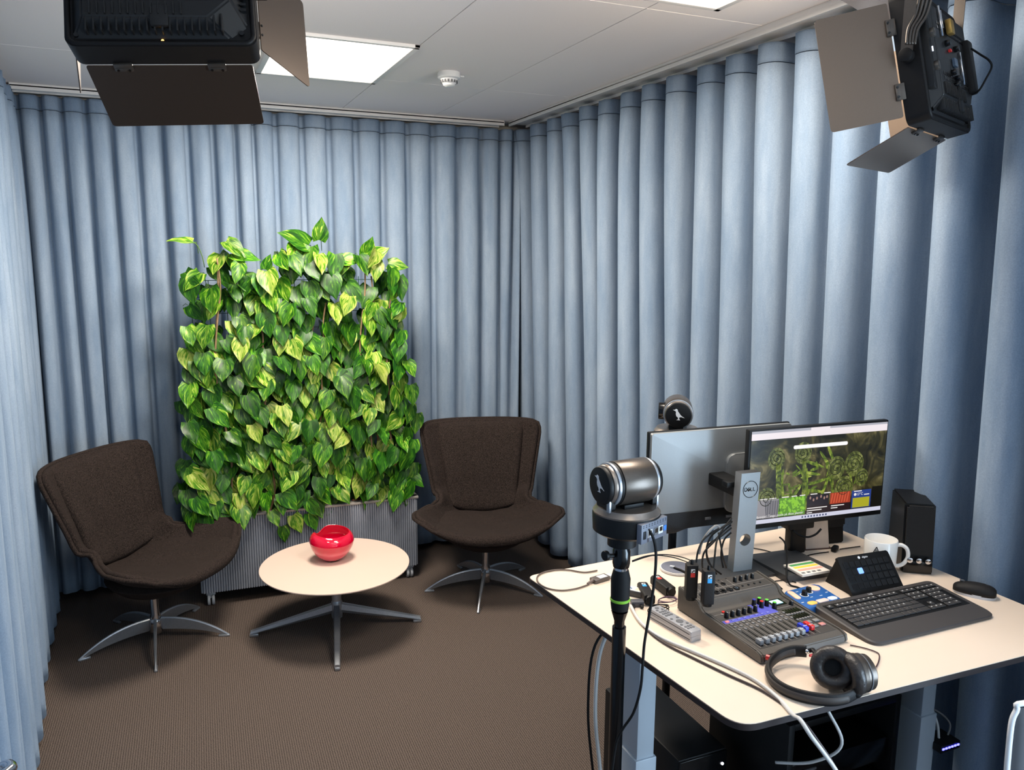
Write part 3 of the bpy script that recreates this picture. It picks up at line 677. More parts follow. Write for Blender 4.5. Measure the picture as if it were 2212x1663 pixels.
for k, (a, b, lab, mm) in enumerate((((1.62, 1.93, .86), (1.80, 1.95, .90), 'white cable lying in the tray under the desk, nearest the front', M_WCAB), ((1.70, 1.98, .865), (1.92, 1.99, .89), 'grey cable lying in the tray under the desk', M_GCAB), ((1.45, 1.99, .862), (1.75, 1.96, .875), 'thin white cable along the back of the tray under the desk', M_WCAB))):
    cable('cable', lab, [a, ((a[0]+b[0])/2-.03, (a[1]+b[1])/2+.012*k, a[2]+.012), ((a[0]+b[0])/2+.05, (a[1]+b[1])/2-.02, a[2]+.004), b], .005-.001*k, mm)
cable('cable', 'white cable dropping in a loop under the desk front', [(1.50, 1.55, DESK-.04), (1.47, 1.40, .90), (1.50, 1.36, .80), (1.47, 1.42, .72), (1.42, 1.5, .68)], .004, M_WCAB)

# ------------------------------------------------------------------ monitor seen from behind
def monitor_box(t, W, H, th, front, back_m, lower=0):
    pass
A0, A1 = Vector((1.368, 2.085, 0)), Vector((1.905, 2.050, 0)); zA = at(1405, 935, 2.45).z; hA = .335
ax = (A1-A0).normalized(); angA = math.atan2(ax.y, ax.x); cA = (A0+A1)/2
t = thing('monitor', 'silver-backed monitor on a tall silver stand, seen from behind', 'monitor', (cA.x, cA.y, DESK), angA)
W_, zt = (A1-A0).length, zA-DESK; zb_ = zt-hA; sy = -1   # the back faces the photographer (-y)
# black casing: thicker in the lower middle
MB().box((0, .010, (zt+zb_)/2), (W_, .014, hA), .003).obj('bezel', M_BLACK, t)
MB().box((0, .0185, (zt+zb_)/2), (W_-.012, .003, hA-.012)).obj('screen', mat('dark_screen', (12, 13, 15), .15), t)
pan = MB().prism(rrect(-W_/2+.004, zb_+.062, W_/2-.004, zt-.003, .006), 0, .016, .003); pan.bm.transform(Matrix(((1, 0, 0, 0), (0, 0, -1, .004), (0, 1, 0, 0), (0, 0, 0, 1))))
pan.obj('back_panel', M_SILVER, t); colx_ = .11
lo = MB(); prof = [(-W_/2+.01, zb_+.0), (-W_/2+.10, zb_-.004), (-W_/2+.14, zb_+.008), (-W_/2+.17, zb_+.014), (W_/2-.17, zb_+.014), (W_/2-.12, zb_), (W_/2-.01, zb_), (W_/2-.01, zb_+.064), (-W_/2+.01, zb_+.064)]
lo.prism(prof, 0, .022, .004); lo.bm.transform(Matrix(((1, 0, 0, 0), (0, 0, -1, .006), (0, 1, 0, 0), (0, 0, 0, 1)))); lo.obj('lower_housing', M_SOFTBLK, t)
MB().prism(rrect(-.10, -.10, .10, .10, .03), 0, .012, .003).obj('mount_plate', M_SILVER, t, loc=(colx_, -.012, (zt+zb_)/2-.02), rot=(PI/2, 0, 0))
for x in (-.22, -.05, .03, .20):
    MB().box((x, -.018, zb_+.035), (.022, .004, .009), .001).obj('port', M_GREYP, t)
# stand
sf = D(1601, 1236); st = at(1622, 1021, 2.28)
inv = Matrix.Rotation(-angA, 4, 'Z')
s0 = inv @ (Vector((sf.x, sf.y, 0))-Vector((cA.x, cA.y, 0))); 
zs = at(1622, 1021, Vector((sf.x, sf.y, 0)).dot(FH)).z-DESK
top = inv @ (at(1622, 1021, Vector((sf.x, sf.y, 0)).dot(FH))-Vector((cA.x, cA.y, 0)))
cw, hh = .034, zs
col = MB(); NN = 40
def colx(z): return s0.x+(top.x-s0.x)*z/hh
# front sheet with round hole: build as ring quads
hz, hr = .108, .0195
def holed(mb, y0, y1):
    ang = [2*PI*k/32 for k in range(32)]
    def outer(a):
        # ray from the hole centre to the border of the lower section [0.02, .16]
        c, s = math.cos(a), math.sin(a); z0_, z1_ = hz, .20-hz
        tx = (cw if c > 0 else -cw)/c if abs(c) > 1e-6 else 1e9; tz = ((z1_) if s > 0 else -(hz-.0))/s if abs(s) > 1e-6 else 1e9
        q = min(tx, tz); return c*q, s*q
    for y in (y0, y1):
        crn = {}
        for cx2, cz2 in ((cw, .20-hz), (-cw, .20-hz), (-cw, -hz), (cw, -hz)): crn[int(round((math.atan2(cz2, cx2) % (2*PI))/(2*PI)*32)) % 32] = (cx2, cz2)
        def outer2(k): return crn.get(k) or outer(ang[k])
        vo = [mb.bm.verts.new((colx(hz+outer2(k)[1])+outer2(k)[0], y, hz+outer2(k)[1])) for k in range(32)]; vi = [mb.bm.verts.new((colx(hz)+hr*math.cos(a), y, hz+hr*math.sin(a))) for a in ang]
        for k in range(32): mb.bm.faces.new((vo[k], vo[(k+1) % 32], vi[(k+1) % 32], vi[k]))
        if y == y0: i0, o0 = vi, vo
        else: i1, o1 = vi, vo
    for k in range(32):
        mb.bm.faces.new((i0[k], i0[(k+1) % 32], i1[(k+1) % 32], i1[k])); mb.bm.faces.new((o0[k], o0[(k+1) % 32], o1[(k+1) % 32], o1[k]))
holed(col, s0.y-.006, s0.y+.026)
col.loft([[(colx(z)-cw, s0.y-.006, z), (colx(z)+cw, s0.y-.006, z), (colx(z)+cw, s0.y+.026, z), (colx(z)-cw, s0.y+.026, z)] for z in (.20, hh-.004, hh)])
so = col.obj('stand_column', M_SILVER, t, sharp=.4)
MB().loft([[(colx(hh)-cw+e, s0.y-.006+e, hh+e*.4), (colx(hh)+cw-e, s0.y-.006+e, hh+e*.4), (colx(hh)+cw-e, s0.y+.026-e, hh+e*.4), (colx(hh)-cw+e, s0.y+.026-e, hh+e*.4)] for e in (0, .004)]).obj('column_cap', M_DGREY, so)
# logo ring with lettering
lg = MB(); lx, lz = colx(hh-.052)+.002, hh-.052
lg.tube([(lx+.026*math.cos(a), s0.y-.0065, lz+.026*math.sin(a)) for a in [2*PI*k/40 for k in range(40)]], .0011, 6, True)
def letter(mb, strokes, ox, oz, sc, r=.0011):
    for s in strokes: mb.tube([(lx+ox+x*sc, s0.y-.0065, lz+oz+z*sc) for x, z in s], r, 5)
letter(lg, [[(0, 0), (0, 1), (.5, 1), (.8, .7), (.8, .3), (.5, 0), (0, 0)]], -.0205, -.005, .0105)
letter(lg, [[(0, .45), (.6, 1.05)], [(.0, .45), (.35, -.05), (.95, .4)], [(.25, .2), (.85, .7)]], -.0105, -.005, .0105)
letter(lg, [[(0, 1), (0, 0), (.6, 0)]], .001, -.005, .0105); letter(lg, [[(0, 1), (0, 0), (.6, 0)]], .0108, -.005, .0105)
lg.obj('logo', M_BLACKG, so)
MB().box((colx(hh*.8), s0.y/2+.01, hh*.80), (.060, abs(s0.y)-.03, .040), .004).box((colx(hh*.8)-.040, s0.y+.045, hh*.86), (.034, .03, .018), .003).obj('stand_arm', M_BLACK, t)
MB().prism(rrect(s0.x-.12, s0.y-.06, s0.x+.11, s0.y+.12, .01), 0, .008, .002).obj('stand_foot', M_DGREY, t)

# ------------------------------------------------------------------ monitor with the picture on its screen
B0 = at(1621, 928, 2.41); B1 = at(1922, 908, 2.585)
bx_ = (Vector((B1.x, B1.y, 0))-Vector((B0.x, B0.y, 0))); WB = bx_.length; angB = math.atan2(bx_.y, bx_.x); cB = (B0+B1)/2; HB = .327
mon2 = t = thing('monitor', 'black-framed monitor showing a web page with curled ferns', 'monitor', (cB.x, cB.y, DESK), angB)
zt = cB.z-DESK; zc = zt-HB/2
MB().box((0, .014, zc), (WB, .022, HB), .004).obj('housing', M_BLACK, t)
MB().box((0, .032, zc-.02), (WB*.6, .03, HB*.62), .01).obj('rear_bulge', M_BLACK, t)
SW, SH = WB-.014, HB-.024; sz0 = zc-SH/2+.006
scr = MB().box((0, .0022, sz0+SH/2), (SW, .002, SH)).obj('screen', mat('screen_black', (8, 8, 9), .15), t)
def E(name, rgb, s=.9):
    m = mat('screen_'+name, rgb, .3, emit=s); m.node_tree.nodes['Principled BSDF'].inputs['Base Color'].default_value = (.004, .004, .004, 1); return m
def fern_bg(nm='screen_fern_background', sc2=13, cols=((22, 22, 14), (48, 46, 28), (84, 78, 46), (150, 140, 96))):
    m = mat(nm, (4, 4, 3), .3, emit=.9); nt = m.node_tree; b = nt.nodes['Principled BSDF']
    tc = nt.nodes.new('ShaderNodeTexCoord'); n = nt.nodes.new('ShaderNodeTexNoise'); n.inputs['Scale'].default_value = sc2; n.inputs['Detail'].default_value = 5; n.inputs['Distortion'].default_value = 1.4
    r = nt.nodes.new('ShaderNodeValToRGB'); e = r.color_ramp.elements; e[0].position = .36; e[0].color = lin(cols[0]); e[1].position = .74; e[1].color = lin(cols[3])
    for p, c in ((.5, cols[1]), (.6, cols[2])): x = e.new(p); x.color = lin(c)
    nt.links.new(tc.outputs['Object'], n.inputs[0]); nt.links.new(n.outputs[0], r.inputs[0]); nt.links.new(r.outputs[0], b.inputs['Emission Color']); return m
def SP(u, v, k=0): return Vector(((u-.5)*SW, .0010-.00012*k, sz0+SH*(1-v)))
def srect(u0, v0, u1, v1, k): return MB().quad(SP(u0, v0, k), SP(u0, v1, k), SP(u1, v1, k), SP(u1, v0, k))
def sobj(mb, name, m): mb.keep = True; o = mb.obj(name, m, scr, smooth=False); return o
def sblob(mb, u, v, ru, rv, k, rot=0, n=24):
    c = SP(u, v, k); vs = []
    for i in range(n):
        a = 2*PI*i/n; x, z = ru*math.cos(a), rv*math.sin(a); vs.append(mb.bm.verts.new(c+Vector((x*math.cos(rot)-z*math.sin(rot), 0, x*math.sin(rot)+z*math.cos(rot)))))
    mb.bm.faces.new(vs)
sobj(srect(0, 0, 1, 1, 0), 'fern_picture', fern_bg())
rs = random.Random(9)
st_ = MB(); 
for u, v, L, a in ((.23, .62, .12, 1.5), (.25, .75, .10, 1.7), (.40, .60, .10, 1.45), (.42, .72, .12, 1.6), (.46, .40, .09, -.35), (.55, .38, .09, -.9), (.50, .60, .08, .2), (.47, .70, .09, -.15), (.55, .68, .10, 1.2), (.60, .62, .10, 1.9), (.34, .70, .07, .9), (.30, .68, .06, 1.9), (.36, .48, .06, .4), (.44, .50, .08, -.2), (.52, .78, .07, .1), (.80, .60, .05, 1.0), (.58, .30, .07, -1.1)):
    sblob(st_, u, v, L/2, .0055, 1, a)
for _ in range(26): sblob(st_, rs.uniform(.2, .66), rs.uniform(.4, .74), rs.uniform(.008, .022), rs.uniform(.002, .005), 1, rs.uniform(0, 3))
sobj(st_, 'fern_leaves', fern_bg('screen_fern_leaf', 40, ((60, 76, 24), (96, 118, 38), (132, 150, 52), (178, 186, 90))))
for u, v, r in ((.185, .31, .034), (.375, .27, .034), (.63, .47, .037), (.765, .44, .040), (.70, .70, .038), (.83, .60, .028), (.13, .74, .036)):
    d1 = MB(); d2 = MB(); sblob(d1, u, v, r*.95, r*1.08, 2); sobj(d1, 'fern_head', fern_bg('screen_fern_head', 70, ((52, 58, 26), (86, 94, 44), (112, 118, 62), (160, 162, 100))))
    sp = []
    for k in range(46):
        a = k*.30; rr = r*.86*(1-k/50); sp.append(SP(u, v, 3)+Vector((rr*math.cos(a), 0, rr*math.sin(a))))
    d2.tube(sp, .0012, 4); sobj(d2, 'fern_spiral', E('spiral', (34, 38, 16), .5))
for u, v0, v1, wd in ((.20, .36, .78, .010), (.385, .33, .76, .008), (.60, .55, .75, .005), (.74, .55, .70, .005)):
    d3 = MB(); d3.quad(SP(u, v0, 2)+Vector((-wd, 0, 0)), SP(u+.02, v1, 2)+Vector((-wd, 0, 0)), SP(u+.02, v1, 2)+Vector((wd, 0, 0)), SP(u, v0, 2)+Vector((wd, 0, 0))); sobj(d3, 'fern_stalk', fern_bg('screen_fern_stalk', 50, ((44, 54, 20), (84, 100, 36), (120, 134, 52), (168, 176, 84))))
sobj(srect(0, 0, 1, .095, 4), 'browser_bar', E('bar', (232, 222, 226), .95)); sobj(srect(0, 0, .42, .028, 5), 'browser_tabs', E('tabs', (176, 176, 186), .85)); sobj(srect(.56, 0, 1, .022, 5), 'browser_tabs', E('tabs', (176, 176, 186), .85))
sb = MB(); sb.bm.faces.new([sb.bm.verts.new(SP(.5, .2, 13)+Vector((x, 0, z))) for x, z in rrect(-SW*.20, -.006, SW*.20, .006, .0055)]); sobj(sb, 'search_box', E('white', (240, 236, 238), 1))
sobj(srect(0, .955, 1, 1, 4), 'task_bar', E('task', (205, 205, 222), .9))
ic = MB()
for k in range(9): ic.box(SP(.40+.022*k, .978, 5), (.006, .0002, .006))
sobj(ic, 'task_icons', E('icon', (80, 90, 130), .7))
sobj(srect(0, .73, .06, .955, 2), 'dark_margin', E('dark', (26, 24, 16), .6)); sobj(srect(.92, .72, 1, .955, 2), 'dark_margin', E('dark', (26, 24, 16), .6))
tiles = [(.065, .22, (150, 146, 150)), (.22, .415, (96, 150, 46)), (.425, .59, (38, 34, 42)), (.60, .755, (170, 62, 40)), (.765, .915, (44, 66, 140))]
for k, (u0, u1, c) in enumerate(tiles): sobj(srect(u0, .745, u1, .945 if k < 2 or k == 4 else .955, 3), 'news_tile', E('tile%d' % k, c, .8))
sobj(srect(.775, .83, .905, .94, 4), 'weather_map', E('map', (176, 172, 44), .8)); sobj(srect(.425, .87, .755, .955, 4), 'news_caption_panel', E('cap', (44, 26, 30), .6))
tt = MB()
for k in range(9):
    x = .12+.012*k; tt.quad(*[SP(*q, 4) for q in ((x, .76), (x+.014, .93), (x+.019, .93), (x+.005, .76))])
sobj(tt, 'bicycle_lines', E('bike', (60, 62, 74), .6))
gm = MB()
for _ in range(60): sblob(gm, rs.uniform(.23, .405), rs.uniform(.755, .91), rs.uniform(.003, .009), rs.uniform(.002, .005), 4, rs.uniform(0, 3), 8)
sobj(gm, 'shrub_leaves', E('shrub', (140, 200, 60), .85))
rm_ = MB()
for k in range(7): rm_.quad(*[SP(*q, 4) for q in ((.615+.02*k, .75), (.605+.02*k, .86), (.613+.02*k, .86), (.623+.02*k, .75))])
sobj(rm_, 'orange_strands', E('orange', (214, 96, 64), .8))
ppl = MB()
for u, v in ((.45, .775), (.475, .80), (.50, .785), (.53, .77), (.555, .79), (.575, .78)): sblob(ppl, u, v, .0035, .005, 4)
sobj(ppl, 'blurred_faces', E('face', (176, 140, 126), .7))
RX90 = Matrix.Rotation(PI/2, 4, 'X')
tx = MB()
tx.text('Haveejer! Tango steele på disse planter', .0115, Matrix.Translation(SP(.23, .925, 7)) @ RX90, .00003)
tx.text('13°C', .013, Matrix.Translation(SP(.825, .79, 7)) @ RX90, .00003)
for k, (u0, u1, v) in enumerate(((.43, .58, .89), (.43, .54, .915), (.43, .47, .94), (.61, .71, .89), (.61, .66, .915), (.08, .14, .735), (.15, .20, .735), (.24, .29, .735), (.31, .35, .735), (.37, .41, .735), (.45, .50, .735), (.55, .60, .735), (.86, .90, .80), (.78, .84, .755))): tx.box((SP(u0, v, 6)+SP(u1, v, 6))/2, (SW*(u1-u0), .0001, .0030))
sblob(tx, .79, .79, .005, .005, 7)
sobj(tx, 'screen_text', E('text', (236, 232, 230), .9))
# stand
MB().box((-.03, .055, .10), (.062, .035, .20), .006).box((-.03, .05, zc-HB/2+.02), (.10, .05, .10), .006).obj('stand_column', M_BLACK, t)
pb0 = Matrix.Rotation(-angB, 4, 'Z')
bpl = [D(1629, 1217), D(1707, 1258), D(1796, 1238), D(1730, 1203)]
bl = [pb0 @ (Vector((p.x, p.y, 0))-Vector((cB.x, cB.y, 0))) for p in bpl]
xs_ = [min(bl[0].x, bl[1].x), max(bl[2].x, bl[3].x)]; ys_ = [min(bl[1].y, bl[2].y), .10]
MB().loft([[(xs_[0], ys_[0], .0), (xs_[1], ys_[0], .0), (xs_[1], ys_[0], .022), (xs_[0], ys_[0], .022)], [(xs_[0], .055, 0), (xs_[1], .055, 0), (xs_[1], .055, .012), (xs_[0], .055, .012)]]).obj('stand_foot', M_DGREY, t, smooth=False)

# note pad on the foot
np_ = D(1742, 1228, .028); t = thing('note_pad', 'small note pad with yellow, green and pink stripes on the black monitor foot', 'note pad', (np_.x, np_.y, DESK+.023), math.radians(-2))
MB().box((0, 0, .005), (.105, .085, .008), .001).obj('paper_block', mat('paper', (232, 222, 210), .8), t)
for y, c, nm in ((.026, (80, 160, 90), 'g'), (.008, (238, 214, 70), 'y'), (-.012, (232, 170, 150), 'p')):
    MB().box((.004, y, .0092), (.09, .012, .0005)).obj('stripe', mat('stripe_'+nm, c, .7), t)
gp = MB()
for k in range(4): gp.box((-.04+.02*k, -.032, .0092), (.012, .008, .0005))
gp.obj('print', M_GREYP, t)
# standing card
cp = D(1762, 1184); t = thing('desk_calendar', 'small standing picture card with reddish lower edge behind the monitor stand', 'calendar', (cp.x, cp.y, DESK), math.radians(-12))
tilt = Matrix.Rotation(-.2, 4, 'X')
MB().box((0, 0, .05), (.085, .003, .10), 0, tilt).obj('card', mat('card_paper', (206, 188, 172), .7, noise=(14, .15)), t)
MB().box((0, -.0035, .013), (.085, .003, .026), 0, tilt).obj('red_strip', mat('card_red', (128, 66, 62), .7), t)
MB().box((0, .035, .045), (.085, .003, .095), 0, Matrix.Rotation(.35, 4, 'X')).box((0, .02, .002), (.10, .07, .004)).obj('easel_back', mat('card_base', (74, 52, 46), .7), t)

# ------------------------------------------------------------------ mixing console
M_CONS = mat('console_grey', (84, 78, 72), .5, .1, noise=(250, .06)); M_PANEL = mat('console_panel', (60, 56, 53), .5)
mo = D(1651, 1436); mx = thing('mixing_console', 'grey audio mixing console with faders and a purple-blue strip on the desk', 'mixing console', (mo.x, mo.y, DESK), .028)
MW, MD = .268, .338
prof = [(.0, .004), (.006, .0), (MD, 0), (MD, .066), (MD-.085, .058), (MD-.100, .040), (MD-.112, .034), (.02, .026), (.004, .020)]
def ztop(y):
    return float(np.interp(y, [.004, .02, MD-.112, MD-.100, MD-.085, MD], [.020, .026, .034, .040, .058, .066]))
mb = MB(); mb.loft([[(x, y, z) for y, z in prof] for x in (0, MW)]); bmesh.ops.bevel(mb.bm, geom=[e for e in mb.bm.edges], offset=.0025, segments=2, affect='EDGES'); mb.obj('console_body', M_CONS, mx, sharp=.5)
for x in (-.004, MW+.004): mb = MB(); mb.loft([[(x+s*.005, y*1.0, z+.002) for y, z in prof] for s in (-1, 1)]); bmesh.ops.bevel(mb.bm, geom=list(mb.bm.edges), offset=.002, segments=2, affect='EDGES'); mb.obj('side_cheek', M_CONS, mx, sharp=.5)
sl = math.atan2(.008, MD-.132); RS = Matrix.Rotation(sl, 4, 'X')
def P(x, y, h=0): return Vector((x, y, ztop(y)+h))
def slab(mb, x0, x1, y0, y1, h=.0008): mb.loft([[P(x0, y0, 0), P(x1, y0, 0), P(x1, y0, h), P(x0, y0, h)], [P(x0, y1, 0), P(x1, y1, 0), P(x1, y1, h), P(x0, y1, h)]]); return mb
slab(MB(), .008, MW-.008, .026, MD-.116, .0006).obj('control_panel', M_PANEL, mx, smooth=False)
slab(MB(), .008, MW-.008, MD-.082, MD-.004, .0006).obj('input_panel', M_PANEL, mx, smooth=False)
pl = slab(MB(), .010, .190, .158, .172, .0012); slab(pl, .135, .196, .172, .218, .0012); pl.obj('purple_strip', mat('violet_blue', (84, 86, 186), .5), mx, smooth=False)
M_LINE = mat('console_line', (150, 142, 134), .6)
ln = MB()
for k in range(11): slab(ln, .014+.0195*k, .0150+.0195*k, .030, .156, .0011)
for y in (.128, .157, .173, .205): slab(ln, .010, MW-.010, y, y+.0008, .0011)
for k in range(8): slab(ln, .016+.019*k, .0168+.019*k, MD-.078, MD-.012, .0011)
for y in (MD-.045, MD-.078): slab(ln, .010, MW-.010, y, y+.0008, .0011)
tag(ln.obj('printed_lines', M_LINE, mx, smooth=False), kind='stuff')
sl_ = MB()
for k in range(10): slab(sl_, .0225+.0195*k, .0250+.0195*k, .034, .110, .0013)
tag(sl_.obj('fader_slots', M_BLACKG, mx, smooth=False), kind='stuff')
M_CAPG = mat('fader_grey', (138, 138, 140), .4)
for k in range(10):
    x = .0238+.0195*k; y = .046+(.008 if k > 7 else 0); m_ = M_CAPG if k < 8 else M_BLUE if k == 8 else M_RED
    f = MB(); f.box(P(x, y, .0075), (.0125, .020, .013), .0025); o = f.obj('fader_cap', m_, mx)
    MB().box(P(x, y, .0142), (.0125, .0015, .0008)).obj('index_line', M_WHITEP, o)
for k, (x, c) in enumerate(((.179, M_BLUE), (.199, M_RED))): MB().box(P(x, .068, .0075), (.0125, .014, .013), .0025).obj('fader_cap', c, mx)
M_BTN = mat('console_button', (128, 124, 122), .5); M_LIT = mat('lit_button', (255, 120, 110), .4, emit=.6)
for y in (.120, .136, .150):
    for k in range(10): MB().cyl(P(.0238+.0195*k, y, .0005), P(.0238+.0195*k, y, .0026), .0042, n=12, bev=.0006).obj('button', M_BTN, mx)
MB().box(P(.022, .165, .002), (.010, .007, .003), .001).obj('lit_button', M_LIT, mx)
for k in range(1, 8): MB().box(P(.022+.0195*k, .165, .002), (.009, .005, .002), .0006).obj('button', mat('violet_button', (120, 122, 200), .5), mx)
def knob(x, y, capm=M_BLACK, r=.0058, h=.017):
    a = P(x, y, 0); o = MB().cyl(a, a+Vector((0, 0, h)), r*1.1, r*.88, 16, .0008).obj('knob', M_BLACK, mx)
    if capm is not M_BLACK: MB().cyl(a+Vector((0, 0, h-.0004)), a+Vector((0, 0, h+.0014)), r*.80, n=16).obj('knob_cap', capm, o)
    else: MB().box(a+Vector((0, -r*.5, h)), (.0009, r*.9, .0008)).obj('knob_mark', M_WHITEP, o)
for k in range(6): knob(.036+.0195*k, .186)
for k in range(6): MB().cyl(P(.036+.0195*k, .203, 0), P(.036+.0195*k, .203, .0024), .004, n=12).obj('button', M_BTN, mx)
MB().cyl(P(.048, .212, 0), P(.048, .212, .003), .0050, n=12).obj('red_button', M_RED, mx)
M_GREENL = mat('green_cap', (96, 190, 60), .4, emit=.3)
for x, y, c in ((.152, .212, mat('violet_cap', (60, 56, 150), .4)), (.172, .214, M_GREENL), (.164, .196, M_RED), (.184, .198, M_GREENL), (.193, .178, M_GREENL)): knob(x, y, c, .006, .018)
sc_ = MB(); sc_.loft([[P(.202, .186, 0), P(.246, .186, 0), P(.246, .186, .002), P(.202, .186, .002)], [P(.202, .219, 0), P(.246, .219, 0), P(.246, .219, .002), P(.202, .219, .002)]]); dsp = sc_.obj('display', M_BLACKG, mx, smooth=False)
MB().box(P(.222, .203, .0026), (.032, .022, .0008)).obj('lit_screen', mat('lcd', (170, 225, 240), .3, emit=.9), dsp)
knob(.253, .178, M_BLACK, .006, .012)
for r_ in range(2):
    for k in range(6): MB().box(P(.205+.0092*k, .150-.030*r_, .0012), (.0066, .020, .0016)).obj('meter', M_BLACKG, mx)
    for k in range(6): MB().box(P(.205+.0092*k, .134-.030*r_, .0018), (.0062, .006, .0024), .0006).obj('button', M_BTN, mx)
for x, y, c in ((.222, .083, M_BTN), (.247, .083, M_BTN), (.222, .061, M_BTN), (.247, .061, mat('pale_red_button', (196, 130, 122), .5))): MB().box(P(x, y, .0022), (.017, .013, .004), .002).obj('pad_button', c, mx)
def jack(x, y, r=.0095):
    a = P(x, y, 0); o = MB().lathe([(0, .0), (r, 0), (r*1.05, .0022), (r*.82, .0028), (r*.78, .001), (0, .001)], 24, a).obj('input_socket', M_BLACKG, mx)
    MB().lathe([(r*.30, .001), (r*.52, .001), (r*.52, .0025), (r*.30, .0025)], 16, a, False).obj('socket_ring', M_CHROME, o)
for k in range(6): jack(.026+.0235*k, MD-.063)
for k in range(3): jack(.072+.026*k, MD-.030, .007)
for k in range(4): knob(.165+.021*k, MD-.030, M_BLACK, .0052, .014)
for k in range(4): MB().box(P(.168+.021*k, MD-.060, .002), (.005, .005, .004), .001).obj('switch', M_BLACK, mx)
for k in range(9): MB().cyl(P(.018+.0265*k, MD-.010, 0), P(.018+.0265*k, MD-.010, .0018), .0026, n=10).obj('screw', M_CHROME, mx)
MB().cyl((.001, -.003, .022), (.006, -.010, .022), .0065, n=8).obj('red_phones_plug', M_RED, mx)
# plug-on transmitters standing in the sockets, and two lying on the desk
def w2(v): return mx.matrix_world @ v
bpy.context.view_layer.update()
def transmitter(label, loc, c, rot=(0, 0, 0), standing=True):
    t = thing('radio_transmitter', label, 'radio transmitter', loc, rot=rot, group='plug-on radio transmitters')
    L = .100
    mb = MB().prism(rrect(-.0155, -.0135, .0155, .0135, .005), .008, L, .002); mb.obj('body', M_SOFTBLK, t)
    MB().cyl((0, 0, .0), (0, 0, .010), .0125, .0145, 24).obj('plug_collar', M_BLACK, t)
    MB().box((0, -.0137, L-.014), (.011, .001, .010)).obj('white_mark', M_WHITEP, t)
    MB().box((0, -.0139, L-.026), (.012, .001, .012), .0003).obj('colour_label', c, t)
    MB().box((.002, -.0140, L-.0137), (.006, .0006, .003)).box((-.002, -.0140, L-.0167), (.004, .0006, .003)).obj('logo', M_BLACKG, t)
    MB().cyl((.0155, 0, .045), (.0165, 0, .045), .004, n=14).obj('side_button', M_GREYP, t)
    MB().cyl((0, 0, L-.001), (0, 0, L+.012), .0045, .0035, 14).obj('antenna_socket', M_BLACK, t)
    return t
M_REDL = mat('red_label', (222, 52, 44), .5); M_BLUEL = mat('sky_blue_label', (54, 160, 226), .5)
p1 = w2(P(.026, MD-.063, .001)); p2 = w2(P(.026+.0235*1.9, MD-.066, .001))
p1 = Vector((D(1491, 1295, .06).x, D(1491, 1295, .06).y, p1.z)); p2 = Vector((D(1527, 1308, .06).x, D(1527, 1308, .06).y, p2.z))
transmitter('black radio transmitter with a red label standing in the console', p1, M_REDL, (0, 0, -.35))
transmitter('black radio transmitter with a blue label standing in the console', p2, M_BLUEL, (0, 0, -.35))
q1, q2 = D(1388, 1248, .014), D(1455, 1285, .014)
def lying(label, a, b, c):
    d = (b-a); d.z = 0; q = d.normalized(); x = Vector((0, 0, 1)).cross(q); m = Matrix((( x.x, 0, q.x), (x.y, 0, q.y), (x.z, 1, q.z))) 
    m = Matrix((( -x.x, 0, q.x), (-x.y, 0, q.y), (0, 1, 0))).transposed().transposed()
    X = -x; Y = Vector((0, 0, -1)); Zv = q; X = Y.cross(Zv)
    M = Matrix(((X.x, Y.x, Zv.x), (X.y, Y.y, Zv.y), (X.z, Y.z, Zv.z)))
    return transmitter(label, a, c, M.to_euler())
lying('black radio transmitter with a red mark lying on the desk left of the console', D(1452, 1280, .016), D(1404, 1243, .016), M_REDL)
lying('black radio transmitter with a blue mark lying on the desk beside the tripod', D(1405, 1298, .016), D(1376, 1246, .016), M_BLUEL)

# ------------------------------------------------------------------ blue pocket console
gb = [D(1692, 1280, .02), D(1741, 1316, .02), D(1820, 1297, .02), D(1764, 1262, .02)]
gc = sum(gb, Vector())/4; ga = math.atan2(gb[2].y-gb[1].y, gb[2].x-gb[1].x)
t = thing('pocket_mixer', 'small blue mixer with pale orange pads above the keyboard', 'pocket mixer', (gc.x, gc.y, DESK), ga)
gi = Matrix.Rotation(-ga, 4, 'Z'); gl = [gi @ (p-gc) for p in gb]
M_BLU = mat('device_blue', (36, 92, 160), .4)
MB().prism(rpoly([tuple(p[:2]) for p in gl], .010, 4), .002, .022, .004).obj('body', M_BLU, t)
def gq(u, v): a = gl[1]+(gl[2]-gl[1])*u; b = gl[0]+(gl[3]-gl[0])*u; return a+(b-a)*v      # u right, v back
M_PAD = mat('pale_orange_pad', (250, 190, 160), .5, emit=.25); M_PADY = mat('yellow_orange_pad', (250, 180, 90), .5, emit=.3); M_PADW = mat('pale_blue_pad', (206, 216, 240), .5, emit=.2)
def pad(c, sx, sy, m, r, rot=0):
    c = Vector((c.x, c.y, 0)); mb = MB(); mb.M = Matrix.Translation((c.x, c.y, 0)) @ Matrix.Rotation(rot, 4, 'Z'); mb.prism(rrect(-sx/2, -sy/2, sx/2, sy/2, r), .0215, .0242, .0008); mb.obj('pad', m, t)
ea = math.atan2((gl[0]-gl[1]).y, (gl[0]-gl[1]).x)
pad(gq(.13, .72), .052, .018, M_PAD, .008, ea); pad(gq(.78, .82), .034, .034, M_PAD, .016)
pad(gq(.28, .17), .030, .018, M_PADY, .008); pad(gq(.56, .17), .038, .017, mat('pale_pad', (214, 190, 180), .5, emit=.2), .004); pad(gq(.84, .17), .030, .018, M_PADW, .008)
for u, v in ((.36, .62), (.55, .72)):
    c = gq(u, v); o = MB().cyl((c.x, c.y, .0215), (c.x, c.y, .036), .0085, .0072, 20, .001).obj('knob', M_BLACK, t); MB().lathe([(.0095, .0215), (.0125, .0215), (.0125, .0223), (.0095, .0223)], 24, (c.x, c.y, 0), False).obj('dial_ring', M_WHITEP, o)
pm_ = MB()
